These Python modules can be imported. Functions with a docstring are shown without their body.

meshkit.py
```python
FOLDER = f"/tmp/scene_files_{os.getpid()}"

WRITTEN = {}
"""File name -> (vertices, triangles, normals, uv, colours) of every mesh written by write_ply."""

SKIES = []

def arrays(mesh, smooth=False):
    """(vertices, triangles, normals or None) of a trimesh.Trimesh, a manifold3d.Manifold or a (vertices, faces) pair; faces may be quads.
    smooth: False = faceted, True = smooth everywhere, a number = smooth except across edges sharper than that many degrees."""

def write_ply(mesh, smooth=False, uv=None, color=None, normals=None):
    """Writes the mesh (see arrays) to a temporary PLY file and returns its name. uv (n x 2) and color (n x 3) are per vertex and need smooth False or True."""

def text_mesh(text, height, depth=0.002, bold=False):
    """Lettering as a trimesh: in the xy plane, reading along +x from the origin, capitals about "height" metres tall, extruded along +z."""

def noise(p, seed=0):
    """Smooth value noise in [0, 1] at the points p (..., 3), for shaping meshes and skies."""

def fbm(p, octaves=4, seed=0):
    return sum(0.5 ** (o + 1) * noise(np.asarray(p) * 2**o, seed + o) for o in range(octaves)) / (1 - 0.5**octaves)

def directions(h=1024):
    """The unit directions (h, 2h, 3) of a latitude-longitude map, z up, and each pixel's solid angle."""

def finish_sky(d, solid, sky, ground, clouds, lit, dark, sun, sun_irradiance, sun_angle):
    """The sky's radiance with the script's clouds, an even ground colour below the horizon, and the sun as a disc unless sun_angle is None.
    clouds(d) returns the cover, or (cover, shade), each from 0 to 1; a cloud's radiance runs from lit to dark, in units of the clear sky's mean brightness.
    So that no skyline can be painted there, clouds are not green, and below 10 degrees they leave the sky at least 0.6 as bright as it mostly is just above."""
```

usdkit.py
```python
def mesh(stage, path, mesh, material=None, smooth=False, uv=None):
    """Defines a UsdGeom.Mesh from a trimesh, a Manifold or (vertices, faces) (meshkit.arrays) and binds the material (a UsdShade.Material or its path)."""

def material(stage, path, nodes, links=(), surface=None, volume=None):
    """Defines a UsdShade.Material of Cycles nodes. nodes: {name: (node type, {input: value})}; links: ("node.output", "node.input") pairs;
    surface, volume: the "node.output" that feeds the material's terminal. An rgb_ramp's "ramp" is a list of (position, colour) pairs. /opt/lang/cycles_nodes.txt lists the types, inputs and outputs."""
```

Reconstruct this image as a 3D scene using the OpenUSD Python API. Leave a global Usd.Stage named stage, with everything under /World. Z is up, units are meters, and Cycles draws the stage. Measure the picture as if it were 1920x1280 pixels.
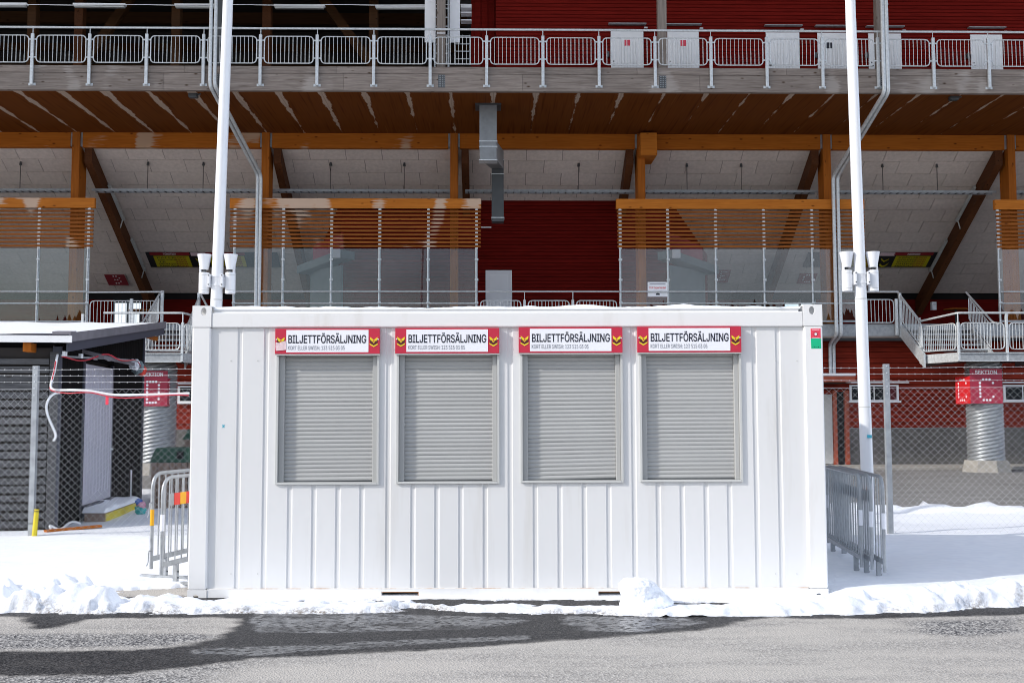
import math, random
import numpy as np, trimesh, shapely, shapely.affinity
from shapely.geometry import Polygon
from scipy.ndimage import gaussian_filter
import meshkit, usdkit
from pxr import Usd, UsdGeom, UsdLux, UsdShade, Gf, Sdf, Vt

stage = Usd.Stage.CreateInMemory()
UsdGeom.SetStageUpAxis(stage, 'Z'); UsdGeom.SetStageMetersPerUnit(stage, 1.0)
UsdGeom.Xform.Define(stage, '/World'); UsdGeom.Scope.Define(stage, '/World/Looks')
R = random.Random(5); NR = np.random.RandomState(5)

# ------------------------------------------------------------------ camera, sky, sun, exposure
FPX, HOR, CAMH, ROLL = 2000.0, 780.0, 1.70, -0.12
PITCH = math.degrees(math.atan((HOR - 640) / FPX))
EXPOSURE = 0.18
SUN_AZ = math.radians(22.5)      # the light travels towards +x and a little +y
SUN_EL = math.radians(31.0)
SUN_I, SKY_I = 0.74, 0.15
cam = UsdGeom.Camera.Define(stage, '/World/camera')
cam.CreateHorizontalApertureAttr(36.0); cam.CreateVerticalApertureAttr(24.0)
cam.CreateFocalLengthAttr(36.0 * FPX / 1920); cam.CreateExposureAttr(EXPOSURE)
cam.AddTranslateOp().Set(Gf.Vec3d(0, 0, CAMH)); cam.AddRotateXOp().Set(90 + PITCH); cam.AddRotateZOp().Set(ROLL)

def rx(a): c, s = math.cos(a), math.sin(a); return np.array([[1, 0, 0], [0, c, -s], [0, s, c]])
def rz(a): c, s = math.cos(a), math.sin(a); return np.array([[c, -s, 0], [s, c, 0], [0, 0, 1]])
CAMR = rx(math.radians(90 + PITCH)) @ rz(math.radians(ROLL)); CAMP = np.array([0, 0, CAMH])
YAW = math.radians(1.15)          # the grandstand stands a little askew to the container
def ray(px, py): return CAMR @ np.array([(px - 960) / FPX, (640 - py) / FPX, -1.0])
def P(px, py, Y): d = ray(px, py); return CAMP + d * (Y / d[1])
def G(px, py, z=0.0): d = ray(px, py); return CAMP + d * ((z - CAMH) / d[2])
def B(px, py, D): d = rz(-YAW) @ ray(px, py); return CAMP + d * (D / d[1])
def PX(px, py, Y): return P(px, py, Y)[0]
def PZ(py, Y, px=960): return P(px, py, Y)[2]
def BX(px, py, D): return B(px, py, D)[0]
def BZ(py, D, px=960): return B(px, py, D)[2]

sun_to = np.array([-math.cos(SUN_AZ) * math.cos(SUN_EL), -math.sin(SUN_AZ) * math.cos(SUN_EL), math.sin(SUN_EL)])
sun = UsdLux.DistantLight.Define(stage, '/World/sun')
sun.CreateNormalizeAttr(True); sun.CreateIntensityAttr(SUN_I); sun.CreateAngleAttr(0.55); sun.CreateColorAttr(Gf.Vec3f(1.0, 0.955, 0.89))
rot = Gf.Rotation(Gf.Vec3d(0, 0, -1), Gf.Vec3d(*(-sun_to)))
sun.AddTransformOp().Set(Gf.Matrix4d(rot, Gf.Vec3d(0, 0, 0)))
sky = UsdLux.DomeLight.Define(stage, '/World/sky')
sky.GetPrim().SetCustomDataByKey('kind', 'structure')
skym = usdkit.material(stage, '/World/Looks/sky_look', {
    's': ('sky_texture', {'sky_type': 'single_scattering', 'sun_disc': False, 'sun_elevation': SUN_EL, 'sun_rotation': math.atan2(sun_to[0], sun_to[1]), 'air_density': 1.0, 'aerosol_density': 1.5}),
    't': ('texture_coordinate', {}), 'm': ('mapping', {'scale': (1.0, 1.0, 2.2)}),
    'n': ('noise_texture', {'scale': 2.1, 'detail': 7.0, 'roughness': 0.55}),
    'r': ('map_range', {'from_min': 0.42, 'from_max': 0.64, 'to_min': 0.0, 'to_max': 0.88, 'clamp': True}),
    'c': ('color', {'value': (9.2, 9.6, 10.6)}),
    'x': ('mix', {}), 'b': ('background_shader', {'strength': SKY_I})},
    [('t.generated', 'm.vector'), ('m.vector', 'n.vector'), ('n.fac', 'r.value'), ('r.result', 'x.fac'), ('s.color', 'x.color1'), ('c.color', 'x.color2'), ('x.color', 'b.color')], surface='b.background')
UsdShade.MaterialBindingAPI.Apply(sky.GetPrim()).Bind(skym)

# ------------------------------------------------------------------ materials
LOOKS = {}
def mat(name, c, rough=.5, metal=0., var=.08, scale=3., stretch=(1, 1, 1), bump=0., bscale=30., rnd=0., spec=.5, c2=None, detail=4., r2=None, lo=.3, hi=.7):
    path = '/World/Looks/' + name
    a = tuple(min(1, x * (1 - var)) for x in c); b = tuple(min(1, x * (1 + var)) for x in c) if c2 is None else c2
    if c2 is not None: a = c
    nodes = {'g': ('geometry', {}), 'm': ('mapping', {'scale': stretch}), 'n': ('noise_texture', {'scale': scale, 'detail': detail, 'roughness': .6}),
             'r': ('rgb_ramp', {'ramp': [(lo, a), (hi, b)]}), 'p': ('principled_bsdf', {'roughness': rough, 'metallic': metal, 'specular_ior_level': spec})}
    links = [('g.position', 'm.vector'), ('m.vector', 'n.vector'), ('n.fac', 'r.fac')]
    col = 'r.color'
    if rnd:
        nodes.update({'o': ('object_info', {}), 'q': ('map_range', {'to_min': 1 - rnd, 'to_max': 1 + rnd}), 'h': ('hsv', {})})
        links += [('o.random', 'q.value'), ('q.result', 'h.value'), (col, 'h.color')]; col = 'h.color'
    links.append((col, 'p.base_color'))
    if r2 is not None:
        nodes['rr'] = ('map_range', {'from_min': .3, 'from_max': .7, 'to_min': rough, 'to_max': r2}); links += [('n.fac', 'rr.value'), ('rr.result', 'p.roughness')]
    if bump:
        nodes.update({'n2': ('noise_texture', {'scale': bscale, 'detail': 4.}), 'b': ('bump', {'strength': bump, 'distance': .02})})
        links += [('m.vector', 'n2.vector'), ('n2.fac', 'b.height'), ('b.normal', 'p.normal')]
    LOOKS[name] = usdkit.material(stage, path, nodes, links, surface='p.BSDF')
    return LOOKS[name]

def wood(name, c, c2, bleach=None, amount=.5, axis='x', rough=.6, rnd=.06, fscale=.55, knots=True, x0=None, x1=None):
    """grain along an axis; bleach = colour of weathered patches with ragged ends."""
    path = '/World/Looks/' + name
    st = {'x': (1.2, 22, 22), 'z': (22, 22, 1.2), 'y': (22, 1.2, 22)}[axis]
    nodes = {'g': ('geometry', {}), 'm': ('mapping', {'scale': st}), 'n': ('noise_texture', {'scale': 1.0, 'detail': 5., 'roughness': .65, 'distortion': .6}),
             'r': ('rgb_ramp', {'ramp': [(.25, c), (.75, c2)]}), 'p': ('principled_bsdf', {'roughness': rough, 'specular_ior_level': .10}),
             'o': ('object_info', {}), 'q': ('map_range', {'to_min': 1 - rnd, 'to_max': 1 + rnd}), 'h': ('hsv', {})}
    links = [('g.position', 'm.vector'), ('m.vector', 'n.vector'), ('n.fac', 'r.fac')]
    col = 'r.color'
    if knots:
        nodes.update({'mk': ('mapping', {'scale': {'x': (2.2, 5, 5), 'z': (5, 5, 2.2), 'y': (5, 2.2, 5)}[axis]}), 'vk': ('voronoi_texture', {'scale': 1.0}), 'rk': ('rgb_ramp', {'ramp': [(.05, (.28, .2, .15)), (.16, (1, 1, 1))]}), 'xk': ('mix', {'mix_type': 'multiply', 'fac': 1.0})})
        links += [('g.position', 'mk.vector'), ('mk.vector', 'vk.vector'), ('vk.distance', 'rk.fac'), (col, 'xk.color1'), ('rk.color', 'xk.color2')]; col = 'xk.color'
    if bleach is not None:
        ms = {'x': (fscale, .5, .5), 'z': (.5, .5, fscale), 'y': (.5, fscale, .5)}[axis]
        mj = {'x': (1.6, 42, 42), 'z': (42, 42, 1.6), 'y': (42, 1.6, 42)}[axis]
        nodes.update({'m1': ('mapping', {'scale': ms}), 'n1': ('noise_texture', {'scale': 1.0, 'detail': 1.5}), 'm2': ('mapping', {'scale': mj}), 'n2': ('noise_texture', {'scale': 1.0, 'detail': 2.}),
                      'ma': ('math', {'math_type': 'multiply_add', 'value2': .22}), 'r1': ('map_range', {'from_min': .68 - .25 * amount, 'from_max': .72 - .25 * amount, 'clamp': True}), 'x': ('mix', {}), 'bc': ('color', {'value': bleach})})
        links += [('g.position', 'm1.vector'), ('m1.vector', 'n1.vector'), ('g.position', 'm2.vector'), ('m2.vector', 'n2.vector'), ('n2.fac', 'ma.value1'), ('n1.fac', 'ma.value3'), ('ma.value', 'r1.value')]
        fac = 'r1.result'
        if x0 is not None:      # the weathering fades out along the facade
            nodes.update({'sx': ('separate_xyz', {}), 'rx': ('map_range', {'from_min': x0, 'from_max': x1, 'to_min': 1., 'to_max': 0., 'clamp': True}), 'mx': ('math', {'math_type': 'multiply'})})
            links += [('g.position', 'sx.vector'), ('sx.x', 'rx.value'), ('rx.result', 'mx.value1'), (fac, 'mx.value2')]; fac = 'mx.value'
        links += [(fac, 'x.fac'), (col, 'x.color1'), ('bc.color', 'x.color2')]; col = 'x.color'
    links += [('o.random', 'q.value'), ('q.result', 'h.value'), (col, 'h.color'), ('h.color', 'p.base_color')]
    LOOKS[name] = usdkit.material(stage, path, nodes, links, surface='p.BSDF')

mat('white_paint', (.755, .757, .757), rough=.38, c2=(.62, .60, .565), lo=.56, hi=.85, scale=1.0, detail=7, stretch=(3.2, 3.2, .6))
mat('white_panel', (.70, .705, .71), rough=.34, c2=(.59, .58, .56), lo=.54, hi=.85, scale=1.0, detail=7, stretch=(4.5, 4.5, .45), bump=.10, bscale=.9)
mat('shutter_grey', (.40, .405, .40), rough=.42, var=.03, scale=2, rnd=.03)
mat('trim_grey', (.52, .53, .52), rough=.4, var=.03)
mat('dark_void', (.015, .015, .016), rough=.9)
mat('sign_red', (.50, .022, .052), rough=.35, var=.06)
mat('sign_white', (.82, .83, .88), rough=.35, var=.02)
mat('ink', (.012, .013, .025), rough=.5)
mat('ink_grey', (.22, .23, .26), rough=.5)
mat('emblem_yellow', (.78, .62, .02), rough=.4)
mat('emblem_dark', (.09, .01, .012), rough=.4)
mat('sticker_red', (.72, .05, .09), rough=.4); mat('sticker_green', (.0, .42, .2), rough=.4); mat('sticker_blue', (.05, .42, .55), rough=.4)
mat('torn_paper', (.72, .55, .58), rough=.8, var=.15, scale=40)
mat('barrier_steel', (.40, .42, .44), rough=.42, metal=.7, var=.16, scale=14, r2=.55)
mat('galvanised', (.60, .63, .65), rough=.45, metal=.5, var=.16, scale=14, r2=.55)
mat('galvanised_dull', (.33, .35, .37), rough=.5, metal=.35, var=.2, scale=9, r2=.62)
mat('drum_steel', (.34, .36, .38), rough=.42, metal=.6, var=.18, scale=4)
mat('duct_steel', (.21, .22, .23), rough=.5, metal=.3, var=.12, scale=5)
mat('dark_steel', (.07, .075, .08), rough=.45, metal=.3)
mat('white_enamel', (.72, .73, .75), rough=.25, var=.02)
mat('rust_line', (.74, .72, .69), rough=.6, c2=(.50, .30, .17), scale=6, lo=.5, hi=.72)
mat('rust', (.33, .16, .07), rough=.8, var=.3, scale=30)
mat('red_board', (.155, .010, .0075), rough=.75, spec=.03, var=.22, scale=2.2, stretch=(.6, 1, 9), rnd=.10, bump=.15, bscale=40)
mat('red_board_low', (.24, .030, .017), rough=.72, spec=.05, var=.35, scale=2.0, stretch=(.5, 1, 8), rnd=.14, bump=.15, bscale=40)
mat('red_back', (.03, .004, .003), rough=.9, spec=.02)
mat('red_trim', (.33, .065, .028), rough=.6, var=.15, scale=5)
mat('door_white', (.86, .87, .90), rough=.4, var=.02, rnd=.02)
mat('door_grey', (.48, .47, .54), rough=.5, var=.05)
mat('ceiling_board', (.58, .50, .46), rough=.9, var=.10, scale=9, rnd=.05, bump=.1, bscale=60)
mat('black_board', (.007, .0065, .007), rough=.85, spec=.08, var=.25, scale=3, stretch=(8, 8, .7))
mat('roof_felt', (.17, .16, .18), rough=.7, var=.15)
mat('roof_trim', (.045, .05, .07), rough=.5)
mat('concrete', (.30, .285, .26), rough=.9, var=.2, scale=6, bump=.2)
mat('plinth_grey', (.13, .125, .12), rough=.85, var=.2, scale=3)
mat('bin_green', (.02, .075, .045), rough=.45, var=.15)
mat('yellow_paint', (.62, .50, .02), rough=.5, var=.1); mat('orange_tape', (.85, .42, .01), rough=.4); mat('red_tape', (.75, .05, .03), rough=.4)
mat('cable_white', (.78, .80, .83), rough=.4); mat('cable_red', (.5, .03, .05), rough=.4); mat('cable_black', (.02, .02, .02), rough=.4)
mat('sektion_red', (.36, .022, .055), rough=.35, var=.05); mat('sektion_side', (.62, .015, .02), rough=.35, var=.05)
mat('banner_maroon', (.20, .012, .02), rough=.6)
mat('menu_yellow', (.48, .41, .01), rough=.5); mat('menu_black', (.012, .012, .014), rough=.5); mat('menu_red', (.25, .012, .02), rough=.5)
mat('kiosk_grey', (.20, .25, .27), rough=.6); mat('kiosk_red', (.34, .03, .06), rough=.5)
mat('window_dark', (.02, .022, .026), rough=.08, spec=.8)
mat('conifer', (.018, .028, .016), rough=.9, var=.3)
LOOKS['snow'] = None; mat('snow', (.88, .905, .955), rough=.6, var=.02, scale=2, bump=.22, bscale=34, spec=.3)
LOOKS['kerb_snow'] = usdkit.material(stage, '/World/Looks/kerb_snow', {'g': ('geometry', {}), 'a': ('attribute', {'attribute': 'dirt'}), 'w': ('separate_xyz', {}),
    'n': ('noise_texture', {'scale': 34., 'detail': 5., 'roughness': .65}), 'n2': ('noise_texture', {'scale': 9., 'detail': 4.}), 'g2': ('noise_texture', {'scale': 190., 'detail': 1.}),
    'r': ('rgb_ramp', {'ramp': [(.3, (.84, .87, .93)), (.7, (.90, .925, .97))]}), 'k': ('map_range', {'from_min': .38, 'from_max': .62, 'clamp': True}), 'm': ('math', {'math_type': 'multiply'}), 'x': ('mix', {}), 'dc': ('color', {'value': (.22, .19, .16)}),
    'gr': ('map_range', {'from_min': .70, 'from_max': .74, 'clamp': True}), 'gm': ('math', {'math_type': 'multiply'}), 'x2': ('mix', {}), 'gc': ('color', {'value': (.10, .09, .08)}),
    'b': ('bump', {'strength': .3, 'distance': .02}), 'p': ('principled_bsdf', {'roughness': .6, 'specular_ior_level': .3})},
    [('g.position', 'n.vector'), ('g.position', 'n2.vector'), ('g.position', 'g2.vector'), ('a.vector', 'w.vector'), ('n2.fac', 'r.fac'), ('n.fac', 'k.value'), ('k.result', 'm.value1'), ('w.x', 'm.value2'), ('m.value', 'x.fac'), ('r.color', 'x.color1'), ('dc.color', 'x.color2'),
     ('g2.fac', 'gr.value'), ('gr.result', 'gm.value1'), ('w.y', 'gm.value2'), ('gm.value', 'x2.fac'), ('x.color', 'x2.color1'), ('gc.color', 'x2.color2'), ('x2.color', 'p.base_color'), ('n.fac', 'b.height'), ('b.normal', 'p.normal')], surface='p.BSDF')
mat('litter_blue', (.05, .14, .45), rough=.5); mat('litter_pink', (.6, .3, .38), rough=.5); mat('litter_teal', (.05, .35, .35), rough=.5)
wood('glulam', (.33, .088, .009), (.50, .155, .019), axis='x', rnd=.03)
wood('glulam_bleached', (.33, .088, .009), (.50, .155, .019), bleach=(.50, .33, .22), amount=-.02, axis='x', rnd=.03, fscale=.95, x0=-3.5, x1=-1.5)
wood('screen_beam', (.43, .125, .016), (.64, .225, .034), bleach=(.66, .48, .36), amount=.03, axis='x', rnd=.03, fscale=1.0, x0=.5, x1=2.5)
wood('screen_slat', (.20, .055, .010), (.38, .125, .026), bleach=(.56, .40, .29), amount=-.10, axis='x', rnd=.12, fscale=1.0, x0=-3.0, x1=-.5)
wood('post_wood', (.29, .078, .009), (.47, .148, .022), axis='z', rnd=.04)
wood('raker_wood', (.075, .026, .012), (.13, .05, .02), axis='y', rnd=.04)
wood('grey_wood', (.14, .112, .098), (.34, .295, .265), axis='x', rnd=.10, bleach=(.35, .315, .29), amount=-.14, fscale=.9)
wood('grey_post', (.17, .14, .125), (.32, .28, .25), axis='z', rnd=.05)
wood('shed_slat', (.05, .052, .056), (.135, .137, .142), axis='x', rnd=.16, knots=True)
wood('bin_wood', (.20, .14, .11), (.34, .26, .21), axis='z', rnd=.12)
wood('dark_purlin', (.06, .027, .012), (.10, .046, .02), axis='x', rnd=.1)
mat('roof_under', (.34, .27, .21), rough=.8)
mat('deck_dark', (.035, .03, .028), rough=.8)

def soffit_mat():
    # board grain across the overhang, and pale leak streaks along every joint, ragged and fading with depth
    nodes = {'g': ('geometry', {}), 'tc': ('texture_coordinate', {}), 'm': ('mapping', {'scale': (13, .35, 1)}), 'n': ('noise_texture', {'scale': 1., 'detail': 5.}),
        'r': ('rgb_ramp', {'ramp': [(.3, (.085, .021, .004)), (.5, (.15, .045, .009)), (.62, (.125, .034, .007)), (.8, (.23, .085, .022))]}),
        's': ('separate_xyz', {}), 'd': ('math', {'math_type': 'multiply_add', 'value2': 1 / 1.2325, 'value3': 0.5}), 'f': ('math', {'math_type': 'fraction'}), 'c': ('math', {'math_type': 'subtract', 'value2': .5}), 'ab': ('math', {'math_type': 'absolute'}),
        'm2': ('mapping', {'scale': (1.5, 1.1, 1)}), 'n2': ('noise_texture', {'scale': 1., 'detail': 3.}), 'm3': ('mapping', {'scale': (45, 3.5, 1)}), 'n3': ('noise_texture', {'scale': 1., 'detail': 3.}),
        'w': ('map_range', {'from_min': .35, 'from_max': .7, 'to_min': .01, 'to_max': .085}), 'w2': ('math', {'math_type': 'multiply_add', 'value2': .09}), 'w3': ('math', {'math_type': 'subtract', 'value2': .045}),
        'lx': ('map_range', {'from_min': -9., 'from_max': 6., 'to_min': 0.015, 'to_max': -.034, 'clamp': True}), 'ly': ('map_range', {'from_min': -2.4, 'from_max': 1.8, 'to_min': 0.03, 'to_max': -.04, 'clamp': True}),
        'sum': ('math', {'math_type': 'add'}), 'sum2': ('math', {'math_type': 'add'}), 'sum3': ('math', {'math_type': 'subtract'}), 'k': ('map_range', {'from_min': -.008, 'from_max': .008, 'clamp': True}),
        'x': ('mix', {}), 'bc': ('color', {'value': (.46, .36, .29)}), 'p': ('principled_bsdf', {'roughness': .6, 'specular_ior_level': .05})}
    links = [('tc.object', 'm.vector'), ('m.vector', 'n.vector'), ('n.fac', 'r.fac'), ('tc.object', 's.vector'), ('s.x', 'd.value1'), ('d.value', 'f.value1'), ('f.value', 'c.value1'), ('c.value', 'ab.value1'),
        ('tc.object', 'm2.vector'), ('m2.vector', 'n2.vector'), ('tc.object', 'm3.vector'), ('m3.vector', 'n3.vector'), ('n2.fac', 'w.value'), ('n3.fac', 'w2.value1'), ('w.result', 'w2.value3'), ('w2.value', 'w3.value1'),
        ('s.x', 'lx.value'), ('s.y', 'ly.value'), ('lx.result', 'sum.value1'), ('ly.result', 'sum.value2'), ('w3.value', 'sum2.value1'), ('sum.value', 'sum2.value2'), ('sum2.value', 'sum3.value1'), ('ab.value', 'sum3.value2'), ('sum3.value', 'k.value'),
        ('k.result', 'x.fac'), ('r.color', 'x.color1'), ('bc.color', 'x.color2'), ('x.color', 'p.base_color')]
    LOOKS['soffit'] = usdkit.material(stage, '/World/Looks/soffit', nodes, links, surface='p.BSDF')
soffit_mat()

def glass_mat(name, tint, ior, rough=0.0):
    LOOKS[name] = usdkit.material(stage, '/World/Looks/' + name, {'t': ('transparent_bsdf', {'color': tint}), 'g': ('glossy_bsdf', {'color': (1, 1, 1), 'roughness': rough}), 'f': ('fresnel', {'IOR': ior}), 'x': ('mix_closure', {})},
        [('f.fac', 'x.fac'), ('t.BSDF', 'x.closure1'), ('g.BSDF', 'x.closure2')], surface='x.closure')
glass_mat('glass', (.93, .95, .96), 1.56)

LOOKS['asphalt'] = usdkit.material(stage, '/World/Looks/asphalt', {
    'g': ('geometry', {}), 'a': ('attribute', {'attribute': 'wet'}), 'w': ('separate_xyz', {}),
    'v': ('voronoi_texture', {'scale': 70., 'randomness': 1.}), 'n': ('noise_texture', {'scale': 140., 'detail': 3.}), 'n1': ('noise_texture', {'scale': 1.1, 'detail': 6., 'roughness': .62}), 'mm': ('mapping', {'scale': (.55, 2.2, 1)}),
    'vr': ('rgb_ramp', {'ramp': [(0., (.56, .54, .51)), (.22, (.38, .37, .36)), (.5, (.19, .185, .185)), (.8, (.055, .055, .06))]}), 'vs': ('separate_xyz', {}),
    'dust': ('color', {'value': (.475, .448, .412)}), 'coarse': ('map_range', {'from_min': .40, 'from_max': .62, 'to_min': .92, 'to_max': .50, 'clamp': True}), 'cw': ('math', {'math_type': 'subtract', 'use_clamp': True}), 'x0': ('mix', {}),
    'sp': ('map_range', {'from_min': .60, 'from_max': .68, 'clamp': True}), 'spc': ('color', {'value': (.10, .10, .105)}), 'x1': ('mix', {}), 'spm': ('math', {'math_type': 'multiply', 'value2': .6}),
    'wd': ('mix', {'mix_type': 'multiply', 'fac': 1.0}), 'wc': ('color', {'value': (.125, .122, .128)}), 'x2': ('mix', {}), 'wetc': ('map_range', {'from_min': .1, 'from_max': .75, 'clamp': True}),
    'ro': ('map_range', {'from_min': 0., 'from_max': .8, 'to_min': .9, 'to_max': .58, 'clamp': True}), 'pu': ('map_range', {'from_min': 1.05, 'from_max': 1.5, 'clamp': True}), 'ro2': ('math', {'math_type': 'multiply_add', 'value2': -.46}),
    'bs': ('map_range', {'from_min': 1.0, 'from_max': 1.5, 'to_min': .45, 'to_max': .02, 'clamp': True}), 'b': ('bump', {'distance': .012}), 'p': ('principled_bsdf', {'specular_ior_level': .3})},
    [('g.position', 'v.vector'), ('g.position', 'n.vector'), ('g.position', 'mm.vector'), ('mm.vector', 'n1.vector'), ('a.vector', 'w.vector'), ('v.color', 'vs.vector'), ('vs.x', 'vr.fac'),
     ('n1.fac', 'coarse.value'), ('coarse.result', 'cw.value1'), ('w.y', 'cw.value2'), ('cw.value', 'x0.fac'), ('vr.color', 'x0.color1'), ('dust.color', 'x0.color2'),
     ('n.fac', 'sp.value'), ('sp.result', 'spm.value1'), ('spm.value', 'x1.fac'), ('x0.color', 'x1.color1'), ('spc.color', 'x1.color2'),
     ('vr.color', 'wd.color1'), ('wc.color', 'wd.color2'), ('w.x', 'wetc.value'), ('wetc.result', 'x2.fac'), ('x1.color', 'x2.color1'), ('wd.color', 'x2.color2'), ('x2.color', 'p.base_color'),
     ('w.x', 'ro.value'), ('w.x', 'pu.value'), ('pu.result', 'ro2.value1'), ('ro.result', 'ro2.value3'), ('ro2.value', 'p.roughness'), ('w.x', 'bs.value'), ('bs.result', 'b.strength'), ('v.distance', 'b.height'), ('b.normal', 'p.normal')], surface='p.BSDF')
mat('yard_asphalt', (.20, .195, .19), rough=.9, var=.25, scale=1.2, stretch=(.5, 1.5, 1), bump=.3, bscale=40)
mat('plain_ground', (.50, .50, .51), rough=.95, var=.2, scale=.2)

# ------------------------------------------------------------------ mesh helpers
class MB:
    def __init__(s): s.v, s.f, s.n = [], [], 0
    def add(s, v, f):
        v = np.asarray(v, float); f = np.asarray(f, int)
        if f.ndim == 2 and f.shape[1] == 4: f = np.vstack([f[:, [0, 1, 2]], f[:, [0, 2, 3]]])
        s.v.append(v); s.f.append(f + s.n); s.n += len(v); return s
    def mesh(s): return np.vstack(s.v), np.vstack(s.f)
    def box(s, x0, x1, y0, y1, z0, z1, c=0.0):
        x0, x1 = sorted((x0, x1)); y0, y1 = sorted((y0, y1)); z0, z1 = sorted((z0, z1))
        if c > 0: return s.add(*cbox(x0, x1, y0, y1, z0, z1, c))
        v = [(x, y, z) for x in (x0, x1) for y in (y0, y1) for z in (z0, z1)]
        return s.add(v, BOXF)
    def hexa(s, pts):      # eight corners in the order of box()
        return s.add(pts, BOXF)
    def tube(s, pts, r, n=8, closed=False): return s.add(*tube(pts, r, n, closed))
    def cyl(s, a, b, r, n=12, r2=None): return s.add(*frustum(a, b, r, r if r2 is None else r2, n))
    def tm(s, m): return s.add(m.vertices, m.faces)
    def beam(s, a, b, w, h, up=(0, 0, 1)):     # rectangular bar from a to b
        a, b = np.asarray(a, float), np.asarray(b, float); t = (b - a) / np.linalg.norm(b - a); u = np.cross(up, t); u /= np.linalg.norm(u); q = np.cross(t, u)
        v = [e + u * (i * w / 2) + q * (j * h / 2) for e in (a, b) for i in (-1, 1) for j in (-1, 1)]
        return s.add(v, BOXF)
BOXF = np.array([[0, 1, 3, 2], [4, 6, 7, 5], [0, 4, 5, 1], [2, 3, 7, 6], [0, 2, 6, 4], [1, 5, 7, 3]])
def cbox(x0, x1, y0, y1, z0, z1, c):
    p = []
    for x, sx in ((x0, 1), (x1, -1)):
        for y, sy in ((y0, 1), (y1, -1)):
            for z, sz in ((z0, 1), (z1, -1)): p += [(x + sx * c, y + sy * c, z), (x + sx * c, y, z + sz * c), (x, y + sy * c, z + sz * c)]
    h = trimesh.Trimesh(p).convex_hull
    return np.array(h.vertices), np.array(h.faces)
def tube(pts, r, n=8, closed=False):
    p = np.asarray(pts, float); m = len(p); rr = np.broadcast_to(np.asarray(r, float), (m,))
    if closed: t = np.roll(p, -1, 0) - np.roll(p, 1, 0)
    else: t = np.gradient(p, axis=0) if m > 2 else np.repeat([p[1] - p[0]], 2, 0)
    t /= np.linalg.norm(t, axis=1, keepdims=True)
    a = np.array([0, 0, 1.0]) if abs(t[0][2]) < .9 else np.array([1.0, 0, 0])
    u = np.cross(t[0], a); u /= np.linalg.norm(u); ang = np.arange(n) / n * 2 * np.pi; v = []
    for i in range(m):
        u = u - t[i] * (u @ t[i]); u /= np.linalg.norm(u); w = np.cross(t[i], u)
        v.append(p[i] + rr[i] * (np.cos(ang)[:, None] * u + np.sin(ang)[:, None] * w))
    v = np.vstack(v); f = []
    for i in range(m if closed else m - 1):
        j = (i + 1) % m
        for k in range(n):
            l = (k + 1) % n; f.append([i * n + k, i * n + l, j * n + l, j * n + k])
    f = np.array(f); f = np.vstack([f[:, [0, 1, 2]], f[:, [0, 2, 3]]])
    if not closed:
        c0 = [[0, k + 1, k] for k in range(1, n - 1)]; o = (m - 1) * n; c1 = [[o, o + k, o + k + 1] for k in range(1, n - 1)]
        f = np.vstack([f, c0, c1])
    return v, f
def frustum(a, b, r1, r2, n=12): return tube([a, b], [r1, r2], n)
def lathe(prof, n=24):      # prof: (radius, z)
    m = trimesh.creation.revolve(np.array(prof), sections=n); return m
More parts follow.
